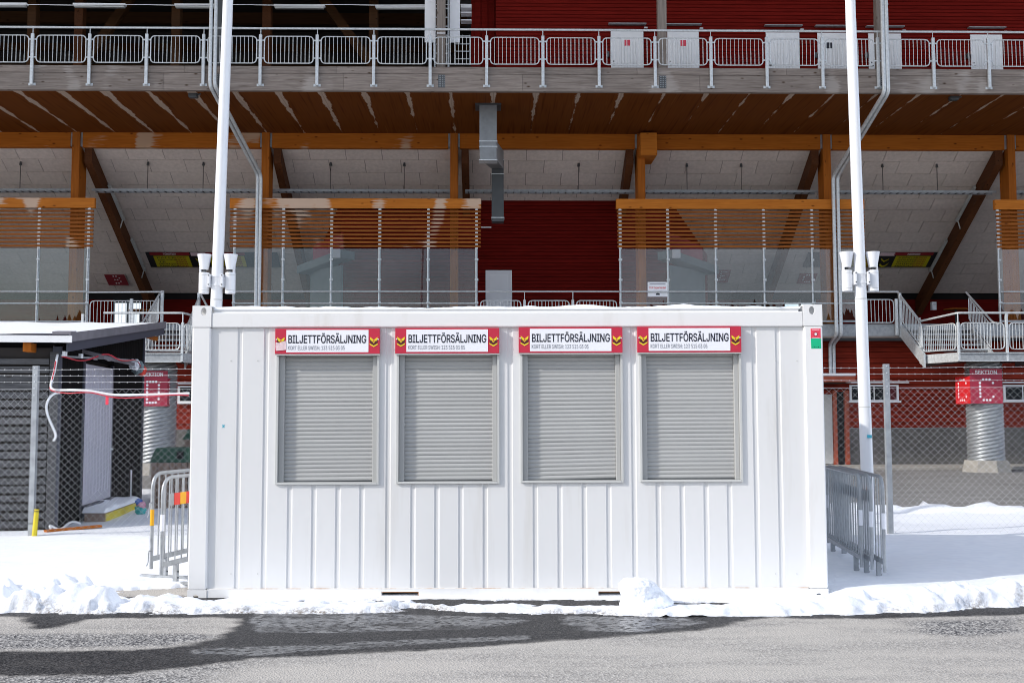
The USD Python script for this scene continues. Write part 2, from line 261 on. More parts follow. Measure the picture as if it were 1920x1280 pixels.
def fillet(pts, rad, k=5, closed=False):
    p = [np.asarray(q, float) for q in pts]; out = []; m = len(p)
    for i in range(m):
        if not closed and i in (0, m - 1): out.append(p[i]); continue
        a, b, c = p[i - 1], p[i], p[(i + 1) % m]; d1 = (a - b); d2 = (c - b); l1, l2 = np.linalg.norm(d1), np.linalg.norm(d2); q = min(rad, l1 * .49, l2 * .49)
        s, e = b + d1 / l1 * q, b + d2 / l2 * q
        for j in range(k + 1):
            u = j / k; out.append((1 - u) ** 2 * s + 2 * u * (1 - u) * b + u * u * e)
    return np.array(out)
def extr(poly, depth):      # polygon in (x, z) facing -y, y from -depth to 0
    m = trimesh.util.concatenate([trimesh.creation.extrude_polygon(g, depth, engine='earcut') for g in getattr(poly, 'geoms', [poly])])
    v = np.array(m.vertices); return np.stack([v[:, 0], -v[:, 2], v[:, 1]], 1), np.array(m.faces)
def prism_xy(pts, z0, z1):
    m = trimesh.creation.extrude_polygon(Polygon(pts), z1 - z0, engine='earcut'); v = np.array(m.vertices) + [0, 0, z0]; return v, np.array(m.faces)
def prism_yz(pts, x0, x1):
    m = trimesh.creation.extrude_polygon(Polygon(pts), x1 - x0, engine='earcut'); v = np.array(m.vertices)
    return np.stack([v[:, 2] + x0, v[:, 0], v[:, 1]], 1), np.array(m.faces)
TEXT = {}
def text(s, x0, z0, width, height, y, depth=.0015, bold=False):     # lettering on a plane facing -y, squeezed to its width
    if (s, bold) not in TEXT:
        m = meshkit.text_mesh(s, 1.0, 1.0, bold); TEXT[(s, bold)] = (np.array(m.vertices), np.array(m.faces))
    v, f = TEXT[(s, bold)]; v = v.copy(); lo, hi = v[:, 0].min(), v[:, 0].max()
    return np.stack([x0 + (v[:, 0] - lo) / (hi - lo) * width, y - v[:, 2] * depth, z0 + v[:, 1] * height], 1), f

# ------------------------------------------------------------------ scene graph helpers
USED = {}
def numbered(parent, name):
    k = (parent, name); n = USED.get(k, -1) + 1; USED[k] = n
    return f'{parent}/{name}' if n == 0 else f'{parent}/{name}_{n:03d}'
def tag(prim, label=None, cat=None, group=None, kind=None):
    for k, v in (('label', label), ('category', cat), ('group', group), ('kind', kind)):
        if v: prim.SetCustomDataByKey(k, v)
class Thing:
    """an Xform at the thing's base; part() takes meshes in the thing's frame ('world', 'stand' = the grandstand's, or 'local')."""
    def __init__(s, name, label, cat, loc=(0, 0, 0), frame='world', rot=0.0, group=None, kind='thing'):
        s.path = numbered('/World', name); s.x = UsdGeom.Xform.Define(stage, s.path); loc = np.asarray(loc, float); s.frame = frame
        w = rz(YAW) @ loc if frame == 'stand' else loc
        s.off = np.zeros(3) if frame == 'local' else loc
        ang = YAW if frame == 'stand' else rot if frame == 'local' else 0.0
        s.x.AddTranslateOp().Set(Gf.Vec3d(*map(float, w)))
        s.x.AddRotateZOp().Set(math.degrees(ang))
        tag(s.x.GetPrim(), label, cat, group, kind)
    def part(s, name, mb, look, parent=None, label=None, smooth=False, kind=None):
        path = numbered(parent or s.path, name); v, f = mb.mesh() if isinstance(mb, MB) else mb
        m = usdkit.mesh(stage, path, (np.asarray(v) - s.off, f), LOOKS[look], smooth=smooth)
        tag(m.GetPrim(), label=label, kind=kind); return path
    def dup(s, label, loc, rot=0.0, group=None):
        src = stage.GetPrimAtPath(s.path); name = src.GetName(); base = name[:-4] if name[-4:-3] == '_' and name[-3:].isdigit() else name
        p = numbered('/World', base); x = UsdGeom.Xform.Define(stage, p); x.GetPrim().GetReferences().AddInternalReference(s.path)
        x.ClearXformOpOrder(); x.AddTranslateOp().Set(Gf.Vec3d(*map(float, loc))); x.AddRotateZOp().Set(math.degrees(rot)); x.GetPrim().SetInstanceable(True)
        was = src.GetCustomData(); tag(x.GetPrim(), label, was['category'], group or was.get('group'), 'thing'); return x
def single(name, mb, look, label, cat, kind=None, group=None, smooth=False):
    path = numbered('/World', name); v, f = mb.mesh() if isinstance(mb, MB) else mb
    m = usdkit.mesh(stage, path, (v, f), LOOKS[look], smooth=smooth); tag(m.GetPrim(), label, cat, group, kind); return m
# ------------------------------------------------------------------ ground, road, snow
def struct(name, v, f, look, kind='structure', smooth=False):
    m = usdkit.mesh(stage, numbered('/World', name), (v, f), LOOKS[look], smooth=smooth); tag(m.GetPrim(), kind=kind); return m
def grid(xs, ys, zf):
    X, Y = np.meshgrid(xs, ys); Z = zf(X, Y); nx, ny = len(xs), len(ys)
    i = (np.arange(ny - 1)[:, None] * nx + np.arange(nx - 1)).ravel()
    return np.stack([X.ravel(), Y.ravel(), Z.ravel()], 1), np.vstack([np.stack([i, i + 1, i + nx + 1], 1), np.stack([i, i + nx + 1, i + nx], 1)])
S = 900.0
struct('ground', np.array([(-S, -S, -.03), (S, -S, -.03), (S, S, -.03), (-S, S, -.03)]), np.array([(0, 1, 2), (0, 2, 3)]), 'plain_ground')
struct('yard', np.array([(-34, 14.0, -.004), (34, 14.0, -.004), (34, 37, -.004), (-34, 37, -.004)]), np.array([(0, 1, 2), (0, 2, 3)]), 'yard_asphalt')

def groundpoly(pts): return Polygon([tuple(G(x, y)[:2]) for x, y in pts]).buffer(0)
xs = np.concatenate([np.linspace(-30, -6.2, 30), np.arange(-6, 6.01, .022), np.linspace(6.2, 30, 30)])
ys = np.concatenate([np.linspace(-14, 6.2, 30), np.arange(6.4, 10.6, .016), np.linspace(10.7, 14.0, 14)])
v, f = grid(xs, ys, lambda X, Y: 0 * X)
X, Y = v[:, 0], v[:, 1]
jx = (meshkit.fbm(np.stack([X * 5, Y * 9, 0 * X], 1), 4, 3) - .5) * .16; jy = (meshkit.fbm(np.stack([X * 5, Y * 9, 0 * X + 7], 1), 4, 4) - .5) * .09
def mask(poly): return shapely.contains_xy(poly, X + jx, Y + jy).astype(float)
wetp = groundpoly([(0, 1221), (200, 1219), (320, 1213), (405, 1197), (440, 1172), (462, 1160), (420, 1157), (330, 1158), (240, 1157), (170, 1160), (110, 1176), (60, 1179), (42, 1166), (38, 1156), (0, 1155), (-60, 1150), (-60, 1120), (1990, 1110), (1990, 1150), (1920, 1152), (1700, 1158), (1500, 1160), (1440, 1156), (1385, 1163), (1380, 1170), (1300, 1182), (1150, 1194), (960, 1207), (700, 1224), (480, 1234), (220, 1264), (0, 1267), (-200, 1266), (-200, 1222)])
dampp = groundpoly([(-200, 1187), (0, 1188), (330, 1186), (405, 1190), (330, 1208), (0, 1214), (-200, 1216)])
damp2 = groundpoly([(-200, 1272), (200, 1266), (470, 1240), (330, 1300), (-300, 1310)])
damp3 = groundpoly([(1700, 1166), (1930, 1158), (1930, 1180), (1830, 1196), (1740, 1190)])
dry = groundpoly([(0, 1158), (42, 1158), (62, 1182), (120, 1178), (190, 1166), (320, 1160), (440, 1160), (400, 1188), (200, 1186), (0, 1187)])
pud = [groundpoly(q) for q in ([(470, 1148), (700, 1148), (800, 1152), (960, 1156), (1010, 1163), (880, 1180), (620, 1186), (470, 1186)], [(345, 1215), (480, 1211), (900, 1193), (1010, 1188), (1000, 1197), (700, 1213), (480, 1229), (360, 1227)], [(1060, 1154), (1270, 1156), (1330, 1166), (1210, 1186), (1100, 1182), (1040, 1165)])]
gx, gy = len(xs), len(ys)
sm = lambda a, s: gaussian_filter(a.reshape(gy, gx), s).ravel()
dm = np.clip(sm(mask(dampp), 3) * .8 + sm(mask(damp2), 5) * .6 + sm(mask(damp3), 5) * .75, 0, 1)
wet = sm(mask(wetp) * (1 - mask(dry)), 2.0); wet = np.clip(wet + (meshkit.fbm(np.stack([X * 22, Y * 40, 0 * X], 1), 3, 13) - .5) * 1.6 * wet * (1 - wet) * 2, 0, 1)
pm = sm(np.clip(sum(mask(q) for q in pud), 0, 1), 2.2)
pn = meshkit.fbm(np.stack([X * 38, Y * 60, 0 * X], 1), 3, 9); pl_ = meshkit.fbm(np.stack([X * 2.2, Y * 9, 0 * X], 1), 3, 10)
pm = np.clip(np.clip((pm - .2) * 1.7, 0, 1) + (pl_ - .5) * 1.3 - np.clip((pn - .60) * 12, 0, 1), 0, 1) * (pm > .05)
w2 = wet * .85 + pm * .58 * (wet > .3) - .12 * (meshkit.fbm(np.stack([X * 3, Y * 7, 0 * X], 1), 3, 11) > .6) * wet * (pm < .2)
road = struct('road', v, f, 'asphalt')
pv = UsdGeom.PrimvarsAPI(road).CreatePrimvar('wet', Sdf.ValueTypeNames.Float3Array, 'vertex')
pv.Set(Vt.Vec3fArray.FromNumpy(np.stack([w2, dm, 0 * w2], 1).astype(np.float32)))

# snow: one height field, thin and patchy along the container, ploughed lumps along the kerb line
edge_px = [(-400, 1146), (0, 1146), (150, 1148), (300, 1147), (480, 1149), (700, 1148), (790, 1140), (860, 1146), (1000, 1148), (1160, 1151), (1250, 1156), (1500, 1152), (1700, 1147), (1800, 1142), (1920, 1133), (2300, 1112)]
ep = np.array([G(x, y)[:2] for x, y in edge_px])
amp_px = [(-400, .22), (0, .21), (180, .19), (330, .09), (480, .060), (760, .055), (800, .03), (870, .042), (1000, .04), (1120, .035), (1200, .05), (1400, .06), (1560, .09), (1920, .15), (2300, .2)]
ap = np.array([(G(x, 1146)[0], a) for x, a in amp_px])
bare = [(190, 1113, .26, .05, .2), (245, 1108, .16, .05, .16), (316, 1117, .40, .36, .5), (352, 1108, .16, .22, .4), (832, 1130, .26, .16, .16), (772, 1142, .14, .05, .1), (1085, 1130, .42, .13, .12), (945, 1129, .30, .09, .1), (1302, 1132, .28, .05, .1), (640, 1128, .5, .03, .08), (1150, 1146, .12, .04, .08), (700, 1137, .3, .012, .05), (560, 1139, .25, .012, .05), (1000, 1137, .25, .03, .09), (300, 1096, .25, .05, .06)]
YC = P(960, 1118, 10.2)[1]
def snow_h(X, Y):
    sh = X.shape; p = np.stack([X, Y, 0 * X], -1)
    n1 = meshkit.fbm(p * 4.5, 4, 21); n2 = meshkit.fbm(p * 13, 4, 22); n3 = meshkit.fbm(p * 1.1, 3, 23); n4 = meshkit.noise(p * 30, 24)
    e = np.interp(X, ep[:, 0], ep[:, 1]) + (n1 - .5) * .16 + (n2 - .5) * .12
    s = Y - e; A = np.interp(X, ap[:, 0], ap[:, 1])
    rise = 1 / (1 + np.exp(-np.clip(s, -1, 1) / .012)) * (.45 + .55 * np.clip(s / .14, 0, 1) ** .6)
    nl = meshkit.noise(p * 5.5, 27); nm = meshkit.noise(p * 11 + 3, 28); lump = np.clip(.30 + 1.0 * nl + .55 * (nm - .4) + .40 * (n2 - .5) + .14 * (n4 - .5), .05, 3)
    ridge = A * lump * np.exp(-np.clip(s - .08 - 1.6 * A, 0, 9) ** 2 / .05)
    field = .062 + .05 * (n3 - .5) + .012 * (n1 - .5)
    far = np.clip((s - .3) / .5, 0, 1)
    front = np.clip((np.abs(X + .02) - 2.95) / .25, 0, 1); low = .016 + .012 * (n1 - .5)
    field = np.where(Y < 10.6, low + (field - low) * front, field)
    h = rise * np.maximum(ridge, field * far + (1 - far) * .02 * np.clip(A / .1, 0, 1))
    for (bx, by, wx, wy, d) in bare:
        g = G(bx, by); h = h - d * np.exp(-(((X - g[0]) + (n1 - .5) * .3) / wx) ** 4 - (((Y - g[1]) + (n2 - .5) * .12) / wy) ** 4)
    e2 = np.interp(X, [-12, -8, -6.3, -5.6, -4, 0, 4, 5.3, 14], [25, 24.5, 20.6, 19.6, 19.2, 19.0, 19.0, 18.9, 18.3]) + (n1 - .5) * .5 + (n2 - .5) * .25
    s2 = e2 - Y; r2 = np.clip(s2 / .16, -1, 1)
    bank = .13 * np.clip(.7 + .9 * (n1 - .5) + 1.1 * (n2 - .5), 0, 2) * np.exp(-(np.clip(s2 - .15, 0, 9)) ** 2 / .3) * (X > -5.4)
    h = np.where(s2 < .7, np.minimum(h, 1) * np.clip(r2, -1, 1) + bank * np.clip(r2, 0, 1), h)
    return np.where(s < -.05, -.02, h)
xs = np.concatenate([np.linspace(-22, -6.1, 60), np.arange(-6, 6.01, .022), np.linspace(6.1, 22, 60)])
ys = np.concatenate([np.arange(9.2, 10.9, .02), np.arange(10.95, 17.9, .1), np.arange(17.95, 20.2, .07), np.linspace(20.4, 26, 30)])
v, f = grid(xs, ys, snow_h)
keep = (v[f][:, :, 2].max(1) > -.012); f = f[keep]
cx0, cx1 = PX(352, 1000, 10.2) + .1, PX(1551, 1000, 10.2) - .1
c = v[f].mean(1); f = f[~((c[:, 0] > cx0) & (c[:, 0] < cx1) & (c[:, 1] > 10.35) & (c[:, 1] < 13.0))]
u, inv = np.unique(f, return_inverse=True); v, f = v[u], inv.reshape(-1, 3)
sf = struct('snow_field', v, f, 'kerb_snow', smooth=True)
e_ = np.interp(v[:, 0], ep[:, 0], ep[:, 1]); s_ = v[:, 1] - e_; nz_ = meshkit.fbm(np.stack([v[:, 0] * 3, v[:, 1] * 6, 0 * s_], 1), 3, 29)
dirt = np.clip(np.exp(-np.clip(s_ - .03, 0, 9) / .05) * .55 + np.exp(-np.clip(v[:, 2], 0, 1) / .018) * .8 * (v[:, 1] < 10.5), 0, 1) * np.clip((nz_ - .3) * 3, 0.1, 1); grit = np.clip(np.exp(-np.clip(s_, 0, 9) / .25), 0, 1) * np.clip((nz_ - .35) * 4, 0, 1)
UsdGeom.PrimvarsAPI(sf).CreatePrimvar('dirt', Sdf.ValueTypeNames.Float3Array, 'vertex').Set(Vt.Vec3fArray.FromNumpy(np.stack([dirt, grit, 0 * dirt], 1).astype(np.float32)))

# the rolled clump of snow standing against the container
def snow_clump():
    a = G(1163, 1150); m = trimesh.creation.icosphere(5, 1.0); v = np.array(m.vertices)
    px = lambda x, y, Y: P(x, y, Y)
    z = (v[:, 2] + 1) / 2
    cxs = np.interp(z, [0, .35, .7, 1], [1206, 1208, 1192, 1184]); hw = np.interp(z, [0, .2, .4, .7, .9, 1], [42, 50, 47, 37, 30, 26])
    rad = np.sqrt(np.maximum(1 - v[:, 2] ** 2, 1e-9)); pr = np.clip(rad / np.maximum(np.sin(np.pi * np.clip(z, .02, .98)) * 1.02 + .02, .1), 0, 1.2)
    Yc = 9.62; s = 2000 / 9.62
    r = np.minimum(1, rad * 1.22)
    x = (cxs - 960) / s + (v[:, 0] / np.maximum(rad, .05)) * hw / s * r
    y = Yc + (v[:, 1] / np.maximum(rad, .05)) * .19 * r
    zz = -.04 + z * .315
    q = np.stack([x, y, zz], 1); n = meshkit.fbm(q * 9, 4, 31) - .5; n2 = meshkit.fbm(q * 26, 3, 32) - .5
    d = v / np.linalg.norm(v, axis=1, keepdims=True)
    return q + d * (n * .07 + n2 * .022)[:, None], np.array(m.faces)
v, f = snow_clump()
sc = single('snow_clump', (v, f), 'kerb_snow', 'large rolled clump of snow resting on the road edge against the container', 'snow clump', 'thing', smooth=True)
UsdGeom.PrimvarsAPI(sc).CreatePrimvar('dirt', Sdf.ValueTypeNames.Float3Array, 'vertex').Set(Vt.Vec3fArray.FromNumpy(np.stack([np.clip(.75 - v[:, 2] / .07, 0, .6), np.clip(1 - v[:, 2] / .2, 0.1, 1) * .5, 0 * v[:, 2]], 1).astype(np.float32)))

# ------------------------------------------------------------------ ticket container
Y0 = 10.2
xl, xr = PX(356, 850, Y0), PX(1547.5, 850, Y0)
ZT, ZB, ZR1, ZB1 = PZ(572, Y0), PZ(1125, Y0), PZ(612.5, Y0), PZ(1103.5, Y0)
DEP = 3.0
C = Thing('ticket_container', 'white steel ticket office container with four closed grey roller shutters', 'container', ((xl + xr) / 2, Y0, 0))
ppx = .178     # corner post width
for sx, x in ((1, xl), (-1, xr)):
    for yy in (Y0, Y0 + DEP - ppx):
        m = MB().box(x, x + sx * ppx, yy, yy + ppx, ZB1 - .002, ZR1 + .002, .012); C.part('corner_post', m, 'white_paint', smooth=30)
def slot(x0, x1, z0, z1, xc, zc, rx_, rz_, flat=False, n=16):
    pts = [(xc + rx_ * math.cos(a), zc + rz_ * math.sin(a)) for a in np.linspace(0, 2 * math.pi, n, endpoint=False)]
    if flat: pts = [(xc - rx_, z0 + .012), (xc + rx_, z0 + .012)] + [(xc + rx_ * math.cos(a), zc + rz_ * math.sin(a)) for a in np.linspace(0, math.pi, 9)]
    return Polygon([(x0, z0), (x1, z0), (x1, z1), (x0, z1)], [pts])
for sx, x in ((1, xl), (-1, xr)):      # corner castings with their oval holes
    x0, x1 = sorted((x, x + sx * .182)); xc = PX(382, 585, Y0) if sx > 0 else PX(1522, 581, Y0)
    m = MB(); v, f = extr(slot(x0, x1, ZR1 + .003, ZT, xc, PZ(583, Y0), .027, .040), .022); m.add(v + [0, Y0 + .020, 0], f)
    cp = C.part('corner_casting', m, 'white_paint')
    C.part('casting_back', MB().box(x0 + .002, x1 - .002, Y0 + .105, Y0 + .19, ZR1 + .005, ZT - .002), 'white_paint', cp); C.part('casting_top', MB().box(x0 + .001, x1 - .001, Y0 + .0205, Y0 + .105, ZT - .012, ZT - .001), 'white_paint', cp); C.part('casting_floor', MB().box(x0 + .001, x1 - .001, Y0 + .0205, Y0 + .105, ZR1 + .004, ZR1 + .05), 'white_paint', cp)
    m = MB(); z0, z1 = ZB - .0, ZB1 - .004; xc = PX(367, 1117, Y0) if sx > 0 else PX(1535, 1110, Y0)
    v, f = extr(slot(x0, x1, z0 - .01, z1, xc, z0 + .035, .026, .026, True), .022); m.add(v + [0, Y0 + .020, 0], f); cp = C.part('corner_casting', m, 'white_paint'); C.part('casting_back', MB().box(x0 + .002, x1 - .002, Y0 + .12, Y0 + .19, z0, z1), 'white_paint', cp)
xa, xb = xl + .184, xr - .184
zrt = PZ(585, Y0)
m = MB().box(xa, xb, Y0 + .004, Y0 + .12, ZR1, zrt, .008); C.part('top_rail', m, 'white_paint', smooth=30)
C.part('roof_edge', MB().box(xa + .01, xb - .03, Y0 + .055, Y0 + .16, zrt + .001, PZ(578.5, Y0)), 'white_paint')
C.part('roof', MB().box(xl + .19, xr - .19, Y0 + .165, Y0 + DEP - .01, ZT - .16, ZT - .045), 'white_panel')
# bottom rail with the two fork pockets
pk = [(PX(715, 1115, Y0), PX(785, 1115, Y0)), (PX(1122, 1113, Y0), PX(1192, 1113, Y0))]; zp0, zp1 = ZB + .022, PZ(1108.5, Y0)
m = MB(); xx = [xa, pk[0][0], pk[0][1], pk[1][0], pk[1][1], xb]
for i in (0, 2, 4): m.box(xx[i], xx[i + 1], Y0 + .004, Y0 + .12, ZB, ZB1)
for a, b in pk: m.box(a + .0005, b - .0005, Y0 + .0045, Y0 + .119, zp1, ZB1 - .0005); m.box(a + .0005, b - .0005, Y0 + .0045, Y0 + .119, ZB + .0005, zp0 - .02)
C.part('bottom_rail', m, 'white_paint')
for a, b in pk:
    m = MB().box(a - .02, b + .02, Y0 + .13, Y0 + .9, ZB + .002, ZB1 - .004); C.part('fork_pocket', m, 'dark_void')
    m = MB().box(a + .001, b - .001, Y0 + .006, Y0 + .012, zp1 - .006, zp1 - .0005).box(b - .008, b - .001, Y0 + .006, Y0 + .013, zp0, zp1 - .007); C.part('rust_edge', m, 'rust')
for sx, x in ((1, xl), (-1, xr)):      # side walls and back
    C.part('side_wall', MB().box(x + sx * .03, x + sx * .06, Y0 + ppx + .003, Y0 + DEP - ppx - .003, ZB1 - .05, ZR1 + .05), 'white_panel')
    C.part('side_rail', MB().box(x + sx * .004, x + sx * .12, Y0 + ppx + .02, Y0 + DEP - ppx - .02, ZB, ZB1 - .051), 'white_paint')
    C.part('side_rail', MB().box(x + sx * .004, x + sx * .12, Y0 + ppx + .02, Y0 + DEP - ppx - .02, ZR1 + .051, zrt), 'white_paint')
C.part('back_wall', MB().box(xl + ppx + .003, xr - ppx - .003, Y0 + DEP - .06, Y0 + DEP - .03, ZB, ZT - .1), 'white_panel')
# ribbed front panels with the shutter openings left out
groove = [445, 495, 542.5, 588, 633, 678, 727, 774, 819, 864, 910, 957, 1004, 1050, 1096, 1142, 1190, 1235, 1280, 1325, 1369, 1420, 1465, 1507]
gxs = [PX(q, 1000, Y0 + .035) for q in groove]
YP = Y0 + .034
prof = [(xa - .02, YP)]
for gx_ in gxs:
    if gx_ + .03 > xb: break
    prof += [(gx_ - .026, YP), (gx_ - .021, YP + .0085), (gx_ + .014, YP + .0085), (gx_ + .026, YP)]
prof.append((xb + .02, YP)); prof = np.array(prof)
def sheet(x0, x1, z0, z1):
    px_ = np.unique(np.concatenate([[x0, x1], prof[(prof[:, 0] > x0) & (prof[:, 0] < x1), 0]])); py = np.interp(px_, prof[:, 0], prof[:, 1]); n = len(px_)
    v = np.concatenate([np.stack([px_, py, np.full(n, z0)], 1), np.stack([px_, py, np.full(n, z1)], 1)]); i = np.arange(n - 1)
    return v, np.vstack([np.stack([i, i + 1, i + n + 1], 1), np.stack([i, i + n + 1, i + n], 1)])
WIN = [(516.5, 710, 907.5), (743, 936, 906.5), (976, 1168.5, 905), (1200, 1392, 904)]
wins = [(PX(a, 785, Y0), PX(b, 785, Y0), PZ(c_, Y0)) for a, b, c_ in WIN]
joints = [xa - .01] + [gxs[groove.index(q)] for q in (495, 727, 957, 1190, 1420)] + [xb + .01]
for i in range(6):
    a, b = joints[i], joints[i + 1]; m = MB(); w = [q for q in wins if q[0] > a - .05 and q[1] < b + .05]
    if w:
        q = w[0]; m.add(*sheet(a, q[0] + .01, ZB1 + .001, ZR1)); m.add(*sheet(q[1] - .01, b, ZB1 + .001, ZR1)); m.add(*sheet(q[0] + .01, q[1] - .01, ZB1 + .001, q[2] + .01))
        m.add(*sheet(q[0] + .01, q[1] - .01, PZ(664, Y0) + .05, ZR1))
    else: m.add(*sheet(a, b, ZB1 + .001, ZR1))
    C.part('wall_panel', m, 'white_panel')
C.part('sill_lip', MB().box(xa, xb, Y0 + .015, Y0 + .033, ZB1 + .0005, ZB1 + .006), 'rust_line')
C.part('inner_wall', MB().box(xa + .05, xb - .05, Y0 + .155, Y0 + .2, ZB1 + .06, ZR1 - .06), 'dark_void')
# roller shutters
tilt = [.006, .004, .016, .004]
for k, (a, b, zb) in enumerate(wins):
    ztop = PZ(664, Y0); t = .020
    sh = C.part('roller_shutter', MB().box(a, a + t, Y0 + .012, Y0 + .11, zb, ztop).box(b - t, b, Y0 + .012, Y0 + .11, zb, ztop).box(a + t, b - t, Y0 + .010, Y0 + .11, zb, zb + .021, .003), 'trim_grey')
    gl, gr = a + .060 + t * .6, b - .058 - t * .4
    C.part('guide_rail', MB().box(a + t + .001, gl, Y0 + .046, Y0 + .108, zb + .022, ztop + .04, .004), 'shutter_grey', sh)
    C.part('guide_rail', MB().box(gr, b - t - .001, Y0 + .046, Y0 + .108, zb + .022, ztop + .04, .004), 'shutter_grey', sh)
    n = 31; zs0, zs1 = zb + .030, ztop + .02; h = (zs1 - zs0) / n; ang = np.linspace(-1.0, 1.0, 6)
    for i in range(n):
        z0 = zs0 + i * h; pr = [(Y0 + .087 - .0085 * (1 - q * q), z0 + h * (.5 + .485 * q)) for q in ang]; pts = pr + [(Y0 + .098, z0 + h * .985), (Y0 + .098, z0 + h * .015)]
        v, f = prism_yz(pts, gl + .001, gr - .001); v = v.copy(); fade = (1 - i / n) ** 1.5
        v[:, 2] += (v[:, 0] - (gl + gr) / 2) * tilt[k] * 1.4 * fade + R.uniform(-.0006, .0006); C.part('slat', (v, f), 'shutter_grey', sh, smooth=25)
    v = np.array([(x, y, z) for x in (gl + .001, gr - .001) for y in (Y0 + .074, Y0 + .100) for z in (zb + .0225, zb + .0295)], float); v[:, 2] += np.where(v[:, 2] > zb + .025, (v[:, 0] - (gl + gr) / 2) * tilt[k], 0)
    C.part('bottom_bar', (v, np.vstack([BOXF[:, [0, 1, 2]], BOXF[:, [0, 2, 3]]])), 'dark_steel', sh)
    C.part('header_box', MB().box(a + .0, b - .0, Y0 + .022, Y0 + .10, ztop + .012, ZR1 - .003), 'trim_grey', sh)
bx, bz = PX(419, 797, YP), PZ(797, YP)
C.part('blue_sticker', MB().add(*extr(Polygon([(bx - .012, bz - .02), (bx - .002, bz - .012), (bx + .012, bz - .018), (bx + .008, bz - .004), (bx + .014, bz + .012), (bx - .003, bz + .008), (bx - .014, bz + .016), (bx - .008, bz - .002)]), .001)), 'sticker_blue', label='small ragged blue sticker') if False else None
m = MB(); v, f = extr(Polygon([(bx - .012, bz - .02), (bx - .002, bz - .012), (bx + .012, bz - .018), (bx + .008, bz - .004), (bx + .014, bz + .012), (bx - .003, bz + .008), (bx - .014, bz + .016), (bx - .008, bz - .002)]), .001); m.add(v + [0, YP - .0005, 0], f)
C.part('sticker', m, 'sticker_blue', label='small ragged blue sticker')
m = MB()
for q in (445, 495, 1466, 1506):
    for zz in (1075, 676): p = P(q - 12, zz, YP); m.cyl(p + [0, .002, 0], p - [0, .005, 0], .005, 8)
C.part('rivet', m, 'trim_grey', kind='stuff')

# snow on the container roof
xs = np.linspace(xl + .19, xr - .20, 260); ys = np.linspace(Y0 + .035, Y0 + DEP - .2, 40)
def roofh(X, Y):
    p = np.stack([X, Y, 0 * X], -1); n = meshkit.fbm(p * 3, 4, 41); n2 = meshkit.fbm(p * 15, 3, 42)
    e = np.clip((Y - Y0 - .03) / .05, 0, 1); return ZT - .04 + (.018 + .05 * (n - .32) + .012 * (n2 - .5)) * (.35 + .65 * e ** .5) + .014
v, f = grid(xs, ys, roofh); n = len(xs); lo = v[:n].copy(); lo[:, 2] = ZT - .037; lo[:, 1] += .012
ff = np.array([[i, i + n, i + 1] for i in range(0)], int); i = np.arange(n - 1); o = len(v)
v = np.vstack([v, lo]); f = np.vstack([f, np.stack([i, o + i, i + 1], 1), np.stack([i + 1, o + i, o + i + 1], 1)])
single('roof_snow', (v, f), 'snow', 'thin layer of snow lying on the roof of the white container', 'snow', 'stuff', smooth=True)

# ------------------------------------------------------------------ ticket signs
def emblem(cx, cz, s):      # shield with a yellow bird, about 15 x 17 units
    sh = Polygon([(-7, 1), (-5.5, 6.5), (0, 3.5), (5.5, 6.5), (7, 1), (6.4, -5), (0, -9.2), (-6.4, -5)])
    bird = Polygon([(-6.8, 8), (-3.6, 5.6), (0, 2.8), (3.6, 5.6), (6.8, 8), (6.6, 4.2), (5, 1.2), (2.6, .6), (1.4, -1.6), (0, -3.0), (-1.4, -1.6), (-2.6, .6), (-5, 1.2), (-6.6, 4.2)])
    chev = Polygon([(-7.6, -3.4), (0, -7.6), (7.6, -3.4), (7, -5.8), (0, -10), (-7, -5.8)])
    head = Polygon([(-1.6, 2.2), (1.6, 2.2), (.8, -.2), (0, -1.2), (-.8, -.2)])
    f = lambda g: shapely.affinity.translate(shapely.affinity.scale(g, s, s, origin=(0, 0)), cx, cz)
    return f(sh), f(bird), f(chev), f(head)
SIGN = [(516, 712, 615, 662.5), (741, 936, 614.5, 662), (972.5, 1167, 613.5, 661.5), (1195, 1389.5, 613, 661)]
SLAB = ['ticket sign with torn paper over one emblem, above the first shutter', 'clean ticket sign above the second shutter from the container corner with the blue sticker',
        'clean ticket sign above the shutter whose slats hang crooked', 'ticket sign above the shutter nearest the red and green safety notice']
